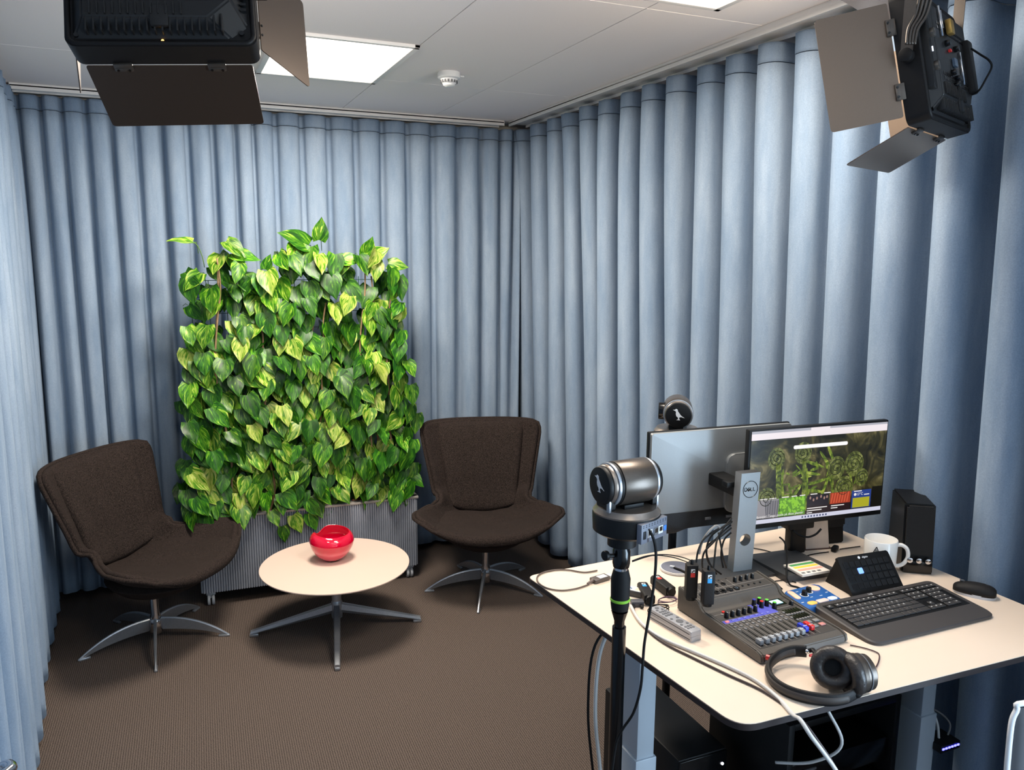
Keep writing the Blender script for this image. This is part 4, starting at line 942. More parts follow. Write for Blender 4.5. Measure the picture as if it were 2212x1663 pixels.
for u, v in ((.3, .85), (.45, .45), (.7, .42), (.92, .5), (.1, .3)): c = gq(u, v); pm_.box((c.x, c.y, .0222), (.009, .0025, .0006))
pm_.obj('print', M_WHITEP, t)

# ------------------------------------------------------------------ tilted key pad
s0_, s1_ = D(1842, 1291), D(1953, 1272); sa = math.atan2(s1_.y-s0_.y, s1_.x-s0_.x); SWD = (s1_-s0_).length
t = thing('shortcut_keypad', 'black tilted keypad of square keys with one lit blue behind the keyboard', 'keypad', (s0_.x, s0_.y, DESK), sa)
th = math.radians(50); TL = .118
def SK(x, v, h=0): return Vector((x, v*math.cos(th)-h*math.sin(th), .004+v*math.sin(th)+h*math.cos(th)))
SKM = Matrix(((1, 0, 0, 0), (0, math.cos(th), -math.sin(th), 0), (0, math.sin(th), math.cos(th), .004), (0, 0, 0, 1)))
mb = MB(); mb.prism(rrect(0, 0, SWD, TL, .006), -.010, 0, .002); mb.bm.transform(SKM); mb.obj('body', M_BLACK, t)
mb = MB(); mb.loft([[(x, .012, 0), (x, TL*math.cos(th)+.045, 0), (x, TL*math.cos(th)+.01, TL*math.sin(th)-.012), (x, TL*math.cos(th)-.006, TL*math.sin(th)-.008)] for x in (.006, SWD-.006)]); mb.obj('stand', M_SOFTBLK, t, smooth=False)
M_KEYB = mat('key_black', (24, 24, 25), .22); M_KLIT = mat('key_lit_blue', (110, 150, 255), .3, emit=1.2)
kw = (SWD-.020)/8
for r_ in range(4):
    for k in range(8):
        mb = MB(); mb.prism(rrect(-kw*.41, -kw*.41, kw*.41, kw*.41, .003, 3), 0, .0022, .0006); mb.bm.transform(SKM @ Matrix.Translation((.010+kw*(k+.5), .014+kw*1.02*(r_+.5), 0)))
        mb.obj('key', M_KLIT if (k == 2 and r_ == 2) else M_KEYB, t, smooth=False)
mb = MB(); mb.text('elgato', .009, Matrix.Translation((SWD*.5+.004, TL-.010, .0004)), .0002); mb.cyl((SWD*.5-.018, TL-.010, 0), (SWD*.5-.018, TL-.010, .0006), .0042, n=20); mb.bm.transform(SKM); mb.obj('logo', M_WHITEP, t)

# ------------------------------------------------------------------ keyboard and mouse
ko = D(1890, 1397); kr = D(2150, 1337); ka = math.atan2(kr.y-ko.y, kr.x-ko.x); KW, KD = .452, .218
t = thing('keyboard', 'black full-size keyboard with wide palm rest at the front of the desk', 'keyboard', (1.592, 1.366, DESK), -.005)
mb = MB(); out = rpoly([(0, 0), (KW, 0), (KW, KD), (0, KD)], [.035, .035, .022, .022], 6)
kz = lambda y: .010+.014*min(1, max(0, y/KD))
a = [mb.bm.verts.new((x, y, .002)) for x, y in out]; b = [mb.bm.verts.new((x, y, kz(y)-.003)) for x, y in out]; c = [mb.bm.verts.new((KW/2+(x-KW/2)*.985, KD/2+(y-KD/2)*.975, kz(y))) for x, y in out]
n = len(out)
for i in range(n): mb.bm.faces.new((a[i], a[(i+1) % n], b[(i+1) % n], b[i])); mb.bm.faces.new((b[i], b[(i+1) % n], c[(i+1) % n], c[i]))
mb.bm.faces.new(a[::-1]); mb.bm.faces.new(c)
kb = mb.obj('case', mat('keyboard_grey', (62, 58, 57), .5), t, sharp=.5)
slope = math.atan2(.014, KD); KM = Matrix.Rotation(slope, 4, 'X')
def kp(x, y, h=0): return Vector((x, y, kz(y)+h))
w0 = MB(); w0.loft([[kp(.018, .070, .0), kp(KW-.018, .070, .0), kp(KW-.018, .070, .0008), kp(.018, .070, .0008)], [kp(.018, .200, .0), kp(KW-.018, .200, .0), kp(KW-.018, .200, .0008), kp(.018, .200, .0008)]]); w0.obj('key_well', M_BLACK, t, smooth=False)
M_KEY = mat('keycap', (52, 50, 50), .5); pitch = .0187; LGD = MB(); nkey = 0
rows = [(.185, 'F', [(0, 1)]+[(1.6+i+.35*(i//4), 1) for i in range(12)]+[(15.2+i, 1) for i in range(3)]+[(18.6+i, 1) for i in range(4)]),
        (.163, '1234567890+', [(i, 1) for i in range(13)]+[(13, 2)]+[(15.2+i, 1) for i in range(3)]+[(18.6+i, 1) for i in range(4)]),
        (.144, 'QWERTYUIOPÅ', [(0, 1.5)]+[(1.5+i, 1) for i in range(12)]+[(13.6, 1.4)]+[(15.2+i, 1) for i in range(3)]+[(18.6+i, 1) for i in range(3)]),
        (.125, 'ASDFGHJKLØÆ', [(0, 1.75)]+[(1.75+i, 1) for i in range(12)]+[(13.8, 1.2)]+[(18.6+i, 1) for i in range(3)]),
        (.106, 'ZXCVBNM,.-', [(0, 1.25)]+[(1.25+i, 1) for i in range(11)]+[(12.25, 2.75)]+[(16.2, 1)]+[(18.6+i, 1) for i in range(3)]),
        (.087, '', [(0, 1.4), (1.4, 1.1), (2.5, 1.2), (3.7, 5.8), (9.5, 1.2), (10.7, 1.1), (11.8, 1.1), (12.9, 2.1)]+[(15.2+i, 1) for i in range(3)]+[(18.6, 2), (20.6, 1)])]
kx0, ks = .022, (KW-.044)/22.6
for y, lets, keys in rows:
    for i, (kx, kwid) in enumerate(keys):
        cx_ = kx0+(kx+kwid/2)*ks; kh = .0125 if lets == 'F' else .0165
        mb = MB(); mb.M = Matrix.Translation(kp(cx_, y, .0008)) @ KM; mb.box((0, 0, .002), (kwid*ks-.0022, kh, .004), .0009, seg=1)
        o = mb.obj('key', M_KEY, t, sharp=.4)
        nkey += 1
    for i, ch in enumerate(lets if lets != 'F' else ''):
        off = {'1': 1, 'Q': 1.5, 'A': 1.75, 'Z': 2.25}[lets[0]]
        LGD.text(ch, .0085, Matrix.Translation(kp(kx0+(off+i+.42)*ks, y+.001, .0050)) @ KM, .0001)
for y, lets, keys in rows:
    for i, (kx, kwid) in enumerate(keys):
        if kx > 14 or lets == 'F': LGD.box(kp(kx0+(kx+kwid*.45)*ks, y+.001, .0051), (.005, .0035, .0002))
tag(LGD.obj('key_legends', mat('legend_grey', (200, 198, 196), .6), t, smooth=False), kind='stuff')
if nkey > 100: pass
for k in range(3):
    MB().cyl(kp(.075+.014*k, .210, 0), kp(.075+.014*k, .210, .0012), .0022, n=12).obj('media_button', M_GREYP, t); MB().cyl(kp(.30+.014*k, .210, 0), kp(.30+.014*k, .210, .0012), .0022, n=12).obj('media_button', M_GREYP, t)
MB().text('logi', .010, Matrix.Translation(kp(.205, .209, .0003)) @ KM, .0002).obj('logo', M_WHITEP, t)
ml, mr_ = D(2055, 1266, .01), D(2160, 1288, .01); mc = (ml+mr_)/2; md = ml-mr_; mang = math.atan2(md.y, md.x)
t = thing('mouse', 'black computer mouse on a pale base at the right end of the desk', 'mouse', (mc.x-.004, mc.y, DESK), mang)
def mouse_shape(s, zoff, hs):
    rings = []
    for k in range(15):
        q = k/14; x = .056*math.cos(PI*(1-q)); w_ = .031*math.sin(PI*q)**.55*(1-.1*q)+.0005; h_ = .037*math.sin(PI*(.08+.84*q))**.8*(1.1-.35*q)*hs+.001
        rings.append([(x*s, w_*s*math.cos(a), zoff+max(0, math.sin(a))**.8*h_) for a in [2*PI*i/24 for i in range(24)]])
    return MB().loft(rings)
mouse_shape(1, .008, .85).obj('shell', M_SOFTBLK, t, sharp=3)
bs = MB().prism([(.056*math.cos(a), .030*math.sin(a)*(1-.1*math.cos(a))) for a in [2*PI*i/36 for i in range(36)]], 0, .010, .002); bs.obj('pale_base', mat('mouse_grey', (206, 206, 210), .4), t)
MB().box((.034, 0, .036), (.012, .004, .006), .0015).obj('wheel', M_GREYP, t)
MB().text('logi', .006, Matrix.Translation((-.03, 0, .0372)), .0001).obj('logo', M_GREYP, t)

# ------------------------------------------------------------------ mug
mp_ = D(1898, 1232); t = thing('mug', 'white mug with a small black triangle, beside the loudspeaker', 'mug', (mp_.x, mp_.y, DESK))
M_CER = mat('white_ceramic', (238, 234, 228), .2, coat=.4)
MB().lathe([(0, 0), (.036, 0), (.043, .008), (.0475, .03), (.0490, .104), (.0475, .106), (.0460, .104), (.0445, .03), (.038, .012), (0, .009)], 48).obj('cup', M_CER, t, sharp=1.2)
hd = Matrix.Rotation(math.radians(-38), 4, 'Z')
MB().tube([hd @ p for p in cr([(.043, 0, .088), (.060, 0, .090), (.076, 0, .078), (.080, 0, .054), (.070, 0, .032), (.055, 0, .022), (.042, 0, .022)], 6)], [.0062]*37, 12).obj('handle', M_CER, t, sharp=3)
lg = MB()
def mugp(a, z): a = math.radians(a-34); z += .016; return Vector((.0490*math.cos(a), .0490*math.sin(a), z))
for A_, B_ in (((-128, .058), (-108, .058)), ((-128, .058), (-118, .076)), ((-118, .076), (-108, .058))): lg.tube([mugp(A_[0]+(B_[0]-A_[0])*k/5, A_[1]+(B_[1]-A_[1])*k/5) for k in range(6)], .0012, 5)
lg.tube([mugp(-118+3*math.cos(a), .0635+.0026*math.sin(a)) for a in [2*PI*k/12 for k in range(12)]], .0008, 5, True)
lg.obj('triangle_logo', M_BLACK, t)

# ------------------------------------------------------------------ loudspeakers
def speaker(label, loc, rz, knobs):
    t = thing('desk_speaker', label, 'loudspeaker', loc, rz, 'black desktop loudspeakers')
    mb = MB(); mb.loft([[(-.045, -.05+s, z), (.045, -.05+s, z), (.045, .13, z), (-.045, .13, z)] for z, s in ((0, -.012), (.218, .012))]); bmesh.ops.bevel(mb.bm, geom=list(mb.bm.edges), offset=.005, segments=2, affect='EDGES'); mb.obj('cabinet', M_BLACK, t, sharp=.5)
    mb = MB(); mb.loft([[(-.040+.0*z, -.054-.012+(z)*.103, z), (.040, -.054-.012+z*.103, z), (.040, -.072+z*.103, z), (-.040, -.072+z*.103, z)] for z in (.062, .214)]); bmesh.ops.bevel(mb.bm, geom=list(mb.bm.edges), offset=.006, segments=2, affect='EDGES'); mb.obj('grille', mat('speaker_cloth', (22, 21, 21), .9, bump=(500, .5)), t, sharp=.5)
    if knobs:
        for k in range(3): MB().cyl((-.026+.026*k, -.060, .046), (-.026+.026*k, -.076, .046), .0095, .0085, 20, .001).obj('knob', M_CHROME, t)
        for k in range(2): MB().cyl((-.016+.028*k, -.060, .020), (-.016+.028*k, -.0655, .020), .0042, n=12).obj('jack_socket', mat('gold_ring', (235, 180, 90), .3, .6, emit=.4), t)
        MB().box((0, -.0640, .022), (.082, .004, .038), .001).obj('lower_plate', M_BLACKG, t)
    return t
sp = D(1992, 1238); speaker('black loudspeaker with three silver knobs at the right end of the desk', (sp.x+.018, sp.y+.055, DESK), math.radians(-36), True)
speaker('black loudspeaker standing behind the web page monitor', (2.06, 2.03, DESK), math.radians(-6), False)

# ------------------------------------------------------------------ pan-tilt cameras
def bird(mb, c, s, ax, up, nrm):
    pts = [(-.9, .78), (-.62, .80), (-.42, .98), (-.16, .86), (-.10, .55), (.18, .20), (.42, -.12), (1.0, -.52), (.46, -.36), (.16, -.40), (.12, -.62), (.30, -.88), (-.32, -.86), (-.02, -.72), (-.10, -.42), (-.34, -.22), (-.44, .12), (-.40, .48), (-.55, .62)]
    f = [c+ax*x*s+up*y*s+nrm*.0006 for x, y in pts]; g = [c+ax*x*s+up*y*s-nrm*.0008 for x, y in pts]
    vf = [mb.bm.verts.new(p) for p in f]; vg = [mb.bm.verts.new(p) for p in g]; mb.bm.faces.new(vf)
    for i in range(len(pts)): mb.bm.faces.new((vf[i], vg[i], vg[(i+1) % len(pts)], vf[(i+1) % len(pts)]))
M_BRASSY = mat('warm_silver_ring', (150, 138, 128), .3, .8)
def ptz(label, loc, rz, s=1.0):
    """origin at the underside of the base; head axis along local x, left cap at -x"""
    t = thing('pan_tilt_camera', label, 'video camera', loc, rz, 'pan-tilt video cameras')
    K = s
    MB().lathe([(0, 0), (.066*K, 0), (.078*K, .008*K), (.080*K, .046*K), (.078*K, .050*K), (0, .050*K)], 48).obj('base', M_BLACK, t)
    MB().lathe([(.0, .050*K), (.078*K, .050*K), (.079*K, .054*K), (.072*K, .062*K), (.070*K, .066*K), (0, .066*K)], 48).obj('turntable_ring', M_BRASSY, t)
    for sx in (-1, 1):
        mb = MB().prism(rrect(-.030*K, .062*K, .030*K, .125*K, .010*K), 0, .012*K, .002); mb.bm.transform(Matrix(((0, 0, 1, sx*.058*K-.006*K), (1, 0, 0, 0), (0, 1, 0, 0), (0, 0, 0, 1)))); mb.obj('yoke', M_BLACK, t)
        mb = MB().box((sx*.0665*K, -.024*K, .078*K), (.006*K, .012*K, .030*K), .001); mb.obj('yoke_trim', M_ALU, t)
    hz = .122*K
    def ring(x0, x1, r0, r1, nm, m, bev=.0015): return MB().cyl((x0*K, 0, hz), (x1*K, 0, hz), r0*K, r1*K, 56, bev).obj(nm, m, t)
    ring(-.040, .050, .0515, .0515, 'head', M_GUN)
    ring(-.048, -.040, .0495, .0495, 'gap_ring', M_BLACK); ring(-.056, -.048, .0505, .0505, 'silver_ring', M_ALU); ring(-.066, -.056, .045, .0475, 'warm_ring', M_BRASSY); ring(-.078, -.066, .043, .0445, 'side_cap', M_BLACK, .003)
    ring(.050, .057, .0505, .0505, 'silver_ring', M_ALU); ring(.057, .070, .0490, .0440, 'side_cap', M_BLACK, .003)
    MB().cyl((.0, .0, hz), (.0, .066*K, hz), .030*K, .030*K, 40, .003).obj('lens_barrel', M_BLACKG, t)
    MB().box((0, 0, .070*K), (.055*K, .06*K, .012*K), .002).obj('neck', M_BLACK, t)
    mb = MB(); bird(mb, Vector((-.0782*K, 0, hz+.003)), .021*K, Vector((0, -1, 0)), Vector((0, 0, 1)), Vector((-1, 0, 0))); mb.obj('bird_logo', M_WHITEP, t, smooth=False)
    return t
cp1 = at(1352, 1148, 1.79); cz1 = cp1.z
cam1 = ptz('large black and gunmetal pan-tilt camera on the tripod in front of the desk', (cp1.x, cp1.y, cz1), math.radians(4), 1.0)
# connector panel at the back of the near camera
pn = MB().box((0, 0, 0), (.098, .014, .046), .002).obj('connector_panel', mat('panel_grey', (104, 108, 120), .45), cam1, loc=(.022, -.070, .024), rot=(0, 0, .30))
PNs = .86
for x, w_, c, nm in ((-.044, .010, M_BLACK, 'round_port'), (-.022, .020, M_WHITEP, 'port_frame'), (.006, .018, M_GREYP, 'port_frame'), (.026, .020, M_WHITEP, 'port_frame'), (.046, .012, mat('usb_blue', (50, 120, 200), .4), 'blue_port')):
    x *= PNs; w_ *= PNs; o = MB().box((x, -.0072, -.003), (w_, .003, .018 if nm != 'blue_port' else .012), .0006).obj(nm, c, pn)
    if nm == 'port_frame': MB().box((x, -.0090, -.001), (w_*.62, .001, .010)).obj('port_opening', M_BLACKG, o)
dt = MB()
for i in range(9):
    for j in range(2): dt.box((-.042+.0105*i, -.0072, .015+.004*j), (.0022, .001, .0016))
dt.obj('vent_dots', M_BLACK, pn)
cp2 = at(1462, 935, 2.72); cam2 = ptz('smaller-looking black pan-tilt camera rising behind the silver-backed monitor', (cp2.x, cp2.y, cp2.z-.045), math.radians(57), 1.0)
# tripod in front of the desk, and the stand of the far camera
def stand(label, x, y, ztop, kind):
    t = thing('camera_stand', label, 'stand', (x, y, 0))
    if kind == 0:
        MB().lathe([(0, ztop-.03), (.034, ztop-.03), (.034, ztop-.004), (.03, ztop), (0, ztop)], 28).obj('head_plate', M_BLACK, t)
        MB().lathe([(0, ztop-.085), (.019, ztop-.085), (.021, ztop-.075), (.021, ztop-.045), (.015, ztop-.03), (0, ztop-.03)], 28).obj('ball_head', M_BLACKG, t)
        MB().cyl((-.02, 0, ztop-.055), (-.045, -.004, ztop-.05), .005, n=10).cyl((-.040, -.003, ztop-.05), (-.050, -.005, ztop-.05), .012, n=14, bev=.002).obj('locking_knob', M_BLACK, t)
        MB().lathe([(0, ztop-.092), (.017, ztop-.092), (.017, ztop-.084), (0, ztop-.084)], 24).obj('silver_collar', M_CHROME, t)
        MB().lathe([(0, 1.185), (.0205, 1.185), (.0225, 1.20), (.0225, 1.22), (.0235, ztop-.115), (.018, ztop-.092), (0, ztop-.092)], 28, ).obj('grip', M_RUBBER, t)
        gz = Vector((x, y, 0)); 
        MB().lathe([(.0222, 1.206), (.0240, 1.208), (.0240, 1.212), (.0222, 1.214)], 28, caps=False).obj('green_ring', mat('lime_green', (130, 190, 50), .4), t)
        MB().lathe([(0, 1.135), (.0125, 1.135), (.0125, 1.155), (.020, 1.180), (0, 1.186)], 24).obj('reducer', M_BLACKG, t)
        MB().cyl((0, 0, .50), (0, 0, 1.14), .0165, n=24).obj('upper_tube', M_BLACKG, t)
        MB().cyl((0, 0, .14), (0, 0, .70), .0200, n=24, bev=.002).obj('lower_tube', M_BLACKG, t)
    else:
        MB().cyl((0, 0, .12), (0, 0, ztop-.02), .0145, n=20).obj('pole', M_BLACK, t); MB().lathe([(0, ztop-.022), (.04, ztop-.022), (.04, ztop), (0, ztop)], 28).obj('head_plate', M_BLACK, t)
    MB().cyl((0, 0, .10), (0, 0, .20), .027, n=24, bev=.003).obj('leg_hub', M_BLACK, t)
    for k in range(3):
        a = math.radians((100 if kind == 0 else 30)+120*k); d = Vector((math.cos(a), math.sin(a), 0)); L = .30 if kind == 0 else .22
        MB().tube([d*.02+Vector((0, 0, .17)), d*L+Vector((0, 0, .012))], .009, 10).ball(tuple(d*L+Vector((0, 0, .012))), .012, 12).obj('leg', M_BLACK, t)
    return t
stand('black camera stand with a lime green ring, in front of the desk\'s left edge', cp1.x-.010, cp1.y, cz1, 0)
stand('thin black stand behind the desk carrying the far camera', cp2.x, cp2.y, cp2.z-.045, 1)

# ------------------------------------------------------------------ studio lights with barn doors
M_DOOR = mat('lit_door_satin_metal', (118, 102, 89), .36, .7, noise=(500, .03)); M_BODY = mat('lamp_body_black', (22, 19, 18), .5, noise=(80, .12), spec=.25); M_HOUS = mat('lamp_housing', (28, 26, 25), .42, spec=.4)  # black barn doors: tan of warm light put into the door colour
M_LEDP = mat('led_face', (255, 236, 205), .5, emit=4)
M_DOOR0 = mat('less_lit_door_satin_metal', (80, 69, 61), .36, .7, noise=(500, .03))  # left light's doors: same black metal, its dimmer light put into the colour
def studio_light(label, pos, yaw, pitch, roll, Dp, hd, b, L, a, Lb, wd, side, kind, power):
    X, U, F = axes(yaw, pitch, roll); pos = Vector(pos)+Vector((0, 0, CAMZ)); W, H = .40, .32
    t = thing('studio_light', label, 'studio light', pos, group='led studio lights with barn doors')
    t.rotation_euler = Matrix(((X.x, F.x, U.x), (X.y, F.y, U.y), (X.z, F.z, U.z))).to_euler()
    XZ = Matrix(((1, 0, 0, 0), (0, 0, 1, 0), (0, 1, 0, 0), (0, 0, 0, 1)))   # prism z -> local y
    mb = MB(); mb.prism(rrect(-W/2, -H/2, W/2, H/2, .022), 0, Dp); mb.bm.transform(XZ); body = mb.obj('body', M_BODY, t, sharp=.5)
    mb = MB(); mb.prism(rrect(-W/2+.02, -H/2+.02, W/2-.02, H/2-.02, .01), Dp, Dp+.003); mb.bm.transform(XZ); mb.obj('led_panel', M_LEDP, t)
    mb = MB(); o_ = rrect(-W/2, -H/2, W/2, H/2, .022); 
    mb.tube([(x, 0, z) for x, z in rrect(-W/2+.007, -H/2+.007, W/2-.007, H/2-.007, .02)], .006, 8, True); mb.obj('back_rim', M_BODY, t, sharp=3)
    # raised housing with bevelled corners
    A1_ = [(-.185, -.145), (.185, -.145), (.185, .145), (-.185, .145)]; B1_ = [(-.148, -.095), (.105, -.095), (.148, -.055), (.148, .105), (-.148, .105), (-.148, -.095)]
    mb = MB(); mb.loft([[(x, .004, z) for x, z in ((-.186, -.146), (.150, -.146), (.186, -.120), (.186, .146), (-.186, .146))], [(x, -.030, z) for x, z in ((-.158, -.108), (.100, -.108), (.150, -.062), (.150, .112), (-.158, .112))]]); bmesh.ops.bevel(mb.bm, geom=list(mb.bm.edges), offset=.004, segments=2, affect='EDGES'); hs = mb.obj('back_housing', M_HOUS, t, sharp=.4)
    # cooling fins and holes
    f = MB()
    for k in range(19): f.box((-.150+.0155*k, -.018-.0, -.118+.0), (.004, .020, .042), .001)
    for k in range(13): f.box((-.140+.0155*k, -.032, -.088), (.0035, .006, .030), .001)
    tag(f.obj('cooling_fins', M_HOUS, t), kind='stuff')
    h = MB()
    for r_ in range(2):
        for k in range(20): h.cyl((-.135+.0135*k, -.0302, .06+.012*r_), (-.135+.0135*k, -.0312, .06+.012*r_), .0038, n=8)
        for k in range(18): h.box((-.130+.0135*k, -.0306, -.062+.012*r_), (.0055, .0012, .008))
    for k in range(16): h.box((-.184, .018, -.10+.0135*k), (.006, .018, .006))
    for k in range(14): h.box((.176, -.012, -.08+.0135*k), (.012, .010, .006))
    tag(h.obj('vent_holes', M_BLACKG, t), kind='stuff')
    MB().box((0, -.026, -.105), (.038, .014, .050), .003).obj('battery_clip', M_HOUS, t)
    for x, z in ((-.175, -.135), (.168, -.130), (-.06, -.125), (.06, -.125), (-.175, .135)): MB().cyl((x, .001, z), (x, -.006, z), .0055, n=14).obj('screw', M_BLACKG, t)
    if kind == 0: MB().cyl((.0, .0, -.148), (.0, -.004, -.148), .003, n=12).obj('amber_indicator', mat('amber_led', (255, 190, 90), .4, emit=4), t)
    if kind == 1:
        cp_ = MB().prism(rrect(-.186, -.09, -.135, .13, .012), 0, .016, .003); cp_.bm.transform(Matrix(((1, 0, 0, 0), (0, 0, -1, -.004), (0, 1, 0, 0), (0, 0, 0, 1)))); cp_.obj('control_panel', M_HOUS, t)
        for z in (.045, -.035):
            MB().cyl((-.160, -.018, z), (-.160, -.030, z), .0125, .011, 24, .001).obj('dial', M_GUN, t)
        MB().box((-.163, -.021, .006), (.009, .003, .012)).obj('lit_display', mat('cool_white', (225, 230, 240), .4, emit=1.2), t)
        for x, z, l_ in ((-.112, .078, .075), (-.100, .084, .045), (.045, -.015, .085)): MB().box((x, -.034, z), (.006, .006, l_), .0015).obj('bright_rail', M_CHROME, t)
        MB().box((-.05, -.040, .072), (.030, .014, .036), .002).obj('gold_terminal_block', mat('gold_terminals', (190, 150, 80), .35, .7), t)
        MB().box((-.02, -.034, -.01), (.030, .006, .020)).obj('small_screen', mat('dim_screen', (70, 86, 104), .2), t)
        MB().box((-.055, -.034, .015), (.012, .006, .006)).obj('red_switch', M_RED, t)
        for x, z in ((-.055, -.040), (-.02, -.05), (-.04, -.07), (.01, .03), (-.075, .03)): MB().cyl((x, -.030, z), (x, -.042, z), .008, .007, 16, .001).obj('knob', M_BLACKG, t)
        MB().box((.13, -.030, .0), (.045, .03, .14), .006).obj('power_supply', M_BODY, t)
    # barn doors
    def door(nm, hinge0, hinge1, out, ln, flare, m=M_DOOR if kind else M_DOOR0):
        h0, h1, o = Vector(hinge0), Vector(hinge1), Vector(out).normalized(); ax_ = (h1-h0).normalized(); n_ = ax_.cross(o).normalized(); wlen = (h1-h0).length
        mb = MB(); M4 = Matrix(((ax_.x, o.x, n_.x, h0.x), (ax_.y, o.y, n_.y, h0.y), (ax_.z, o.z, n_.z, h0.z), (0, 0, 0, 1)))
        mb.prism(rpoly([(0, .004), (wlen, .004), (wlen+flare, ln), (-flare, ln)], [.006, .006, .010, .010], 4), -.0012, .0012); mb.bm.transform(M4); d = mb.obj(nm, m, t, sharp=.5)
        for q in (.22, .78):
            hb = MB(); hb.box((wlen*q, .004, .004), (.040, .022, .006), .001); hb.box((wlen*q, .010, .0065), (.036, .010, .003), .001); hb.bm.transform(M4); hp = hb.obj('hinge', M_GUN, d)
            for e in (-.012, .012):
                sc2 = MB(); sc2.cyl((wlen*q+e, .010, .007), (wlen*q+e, .010, .0105), .0028, n=10); sc2.cyl((wlen*q+e, .010, -.003), (wlen*q+e, .010, .0), .0028, n=10); sc2.bm.transform(M4); sc2.obj('hinge_screw', M_BLACKG, d)
        return d
    sb_, cb_ = math.sin(b), math.cos(b)
    door('side_door', (side*W/2, Dp, -hd), (side*W/2, Dp, hd), (side*sb_, cb_, 0), L, 0)
    b2 = .25 if kind == 0 else .30; door('side_door', (-side*W/2, Dp, hd), (-side*W/2, Dp, -hd), (-side*math.sin(b2), math.cos(b2), 0), L, 0)
    door('bottom_door', (wd, Dp, -H/2), (-wd, Dp, -H/2), (0, math.cos(a), -math.sin(a)), Lb, 0)
    door('top_door', (-wd, Dp, H/2), (wd, Dp, H/2), (0, math.cos(.5), math.sin(.5)), Lb, 0)
    # yoke and drop tube up to the ceiling
    ypts = []
    for s in (-1, 1):
        MB().cyl((s*(W/2-.002), Dp*.5, 0), (s*(W/2+.026), Dp*.5, 0), .016, n=20, bev=.002).obj('tilt_knob', M_BODY, t)
    m_ = Matrix.Rotation(0, 4, 'X')
    inv_ = Matrix(((X.x, F.x, U.x), (X.y, F.y, U.y), (X.z, F.z, U.z))).inverted()
    up = inv_ @ Vector((0, 0, 1)); hgt = CEIL-pos.z
    yh = H/2+.045
    yk = MB()
    for s in (-1, 1):
        p_ = Vector((s*(W/2+.014), Dp*.5, 0)); q_ = p_+up*(hgt-.10)
        e_ = Vector((0, .014, 0)); yk.loft([[p_-e_-Vector((.002, 0, 0)), p_+e_-Vector((.002, 0, 0)), p_+e_+Vector((.002, 0, 0)), p_-e_+Vector((.002, 0, 0))], [q_-e_-Vector((.002, 0, 0)), q_+e_-Vector((.002, 0, 0)), q_+e_+Vector((.002, 0, 0)), q_-e_+Vector((.002, 0, 0))]])
    qa, qb = Vector((-(W/2+.014), Dp*.5, 0))+up*(hgt-.10), Vector((W/2+.014, Dp*.5, 0))+up*(hgt-.10)
    yk.tube([qa, qb], .012, 8); yk.obj('yoke', M_GUN if kind else M_BODY, t, sharp=.5)
    mid = Vector((0, Dp*.5, 0)); MB().cyl(tuple(mid+up*(hgt-.10)), tuple(mid+up*(hgt-.002)), .012, n=16).obj('drop_tube', M_BODY, t)
    lo = mid+Vector((0, Dp, 0))
    la = bpy.data.lights.new('studio_led', 'AREA'); la.shape = 'RECTANGLE'; la.size = W-.05; la.size_y = H-.05; la.energy = power; la.color = (1, .88, .72); la.spread = math.radians(130)
    lo_ = bpy.data.objects.new('studio_led', la); COL.objects.link(lo_); lo_.parent = t; lo_.location = (0, Dp+.008, 0); lo_.rotation_euler = (PI/2, 0, 0); lo_.rotation_euler = Vector((0, 1, 0)).to_track_quat('-Z', 'Z').to_euler()
    return t
studio_light('black studio light with black barn doors hanging at the top left, seen from behind', (.021, 2.0652, .5938), .2131, .3473, .0604, .0685, .1216, .5455, .1967, .187, .209, .1802, 1, 0, 5)
studio_light('studio light with a tan-looking side door hanging at the top right near the curtain', (1.8719, 1.5569, .4879), -.432, .2154, .0212, .0515, .1398, .5279, .1733, .2933, .1703, .1754, -1, 1, 6)
kb_ = [at(x, y, d) for x, y, d in ((2098, 105, 2.22), (2118, 118, 2.2), (2136, 130, 2.18), (2142, 145, 2.18), (2130, 170, 2.18), (2115, 195, 2.19), (2100, 204, 2.21))]
cable('cable', 'thin black cable looping beside the top right studio light', kb_, .0026)
rb = [[at(1990+9*k, -25, 2.02), at(1978+8*k, 30, 2.02), at(1962+7*k, 62, 2.0), at(1958+6*k, 95, 1.985)] for k in range(4)]
for k, lab in enumerate(('first', 'second', 'third', 'fourth')):
    cable('cable', 'dark lead over the back of the top right studio light, %s from left' % lab, rb[k], .0035, M_GUN)

# ------------------------------------------------------------------ headphones
hp0 = D(1750, 1465); t = thing('headphones', 'black over-ear headphones lying in front of the mixing console', 'headphones', (hp0.x, hp0.y, DESK)); HO = Vector(t.location)
def h_(x, y, z): p = D(x, y, z)-HO; return Vector((p.x, p.y, z))
band = cr([h_(1742, 1407, .034), h_(1712, 1406, .032), h_(1684, 1415, .026), h_(1664, 1433, .020), h_(1660, 1452, .016), h_(1672, 1473, .014), h_(1700, 1492, .014), h_(1740, 1505, .015), h_(1790, 1512, .016), h_(1826, 1508, .018), h_(1850, 1496, .022)], 7)
MB().tube(band, .01, 10, flat=(.0155, .0065)).obj('headband', M_SOFTBLK, t, sharp=3)
MB().tube([p+Vector((0, 0, .0)) for p in band[6:-6]], .01, 8, flat=(.0105, .0085)).obj('band_padding', mat('band_leatherette', (58, 50, 45), .6), t, sharp=3)
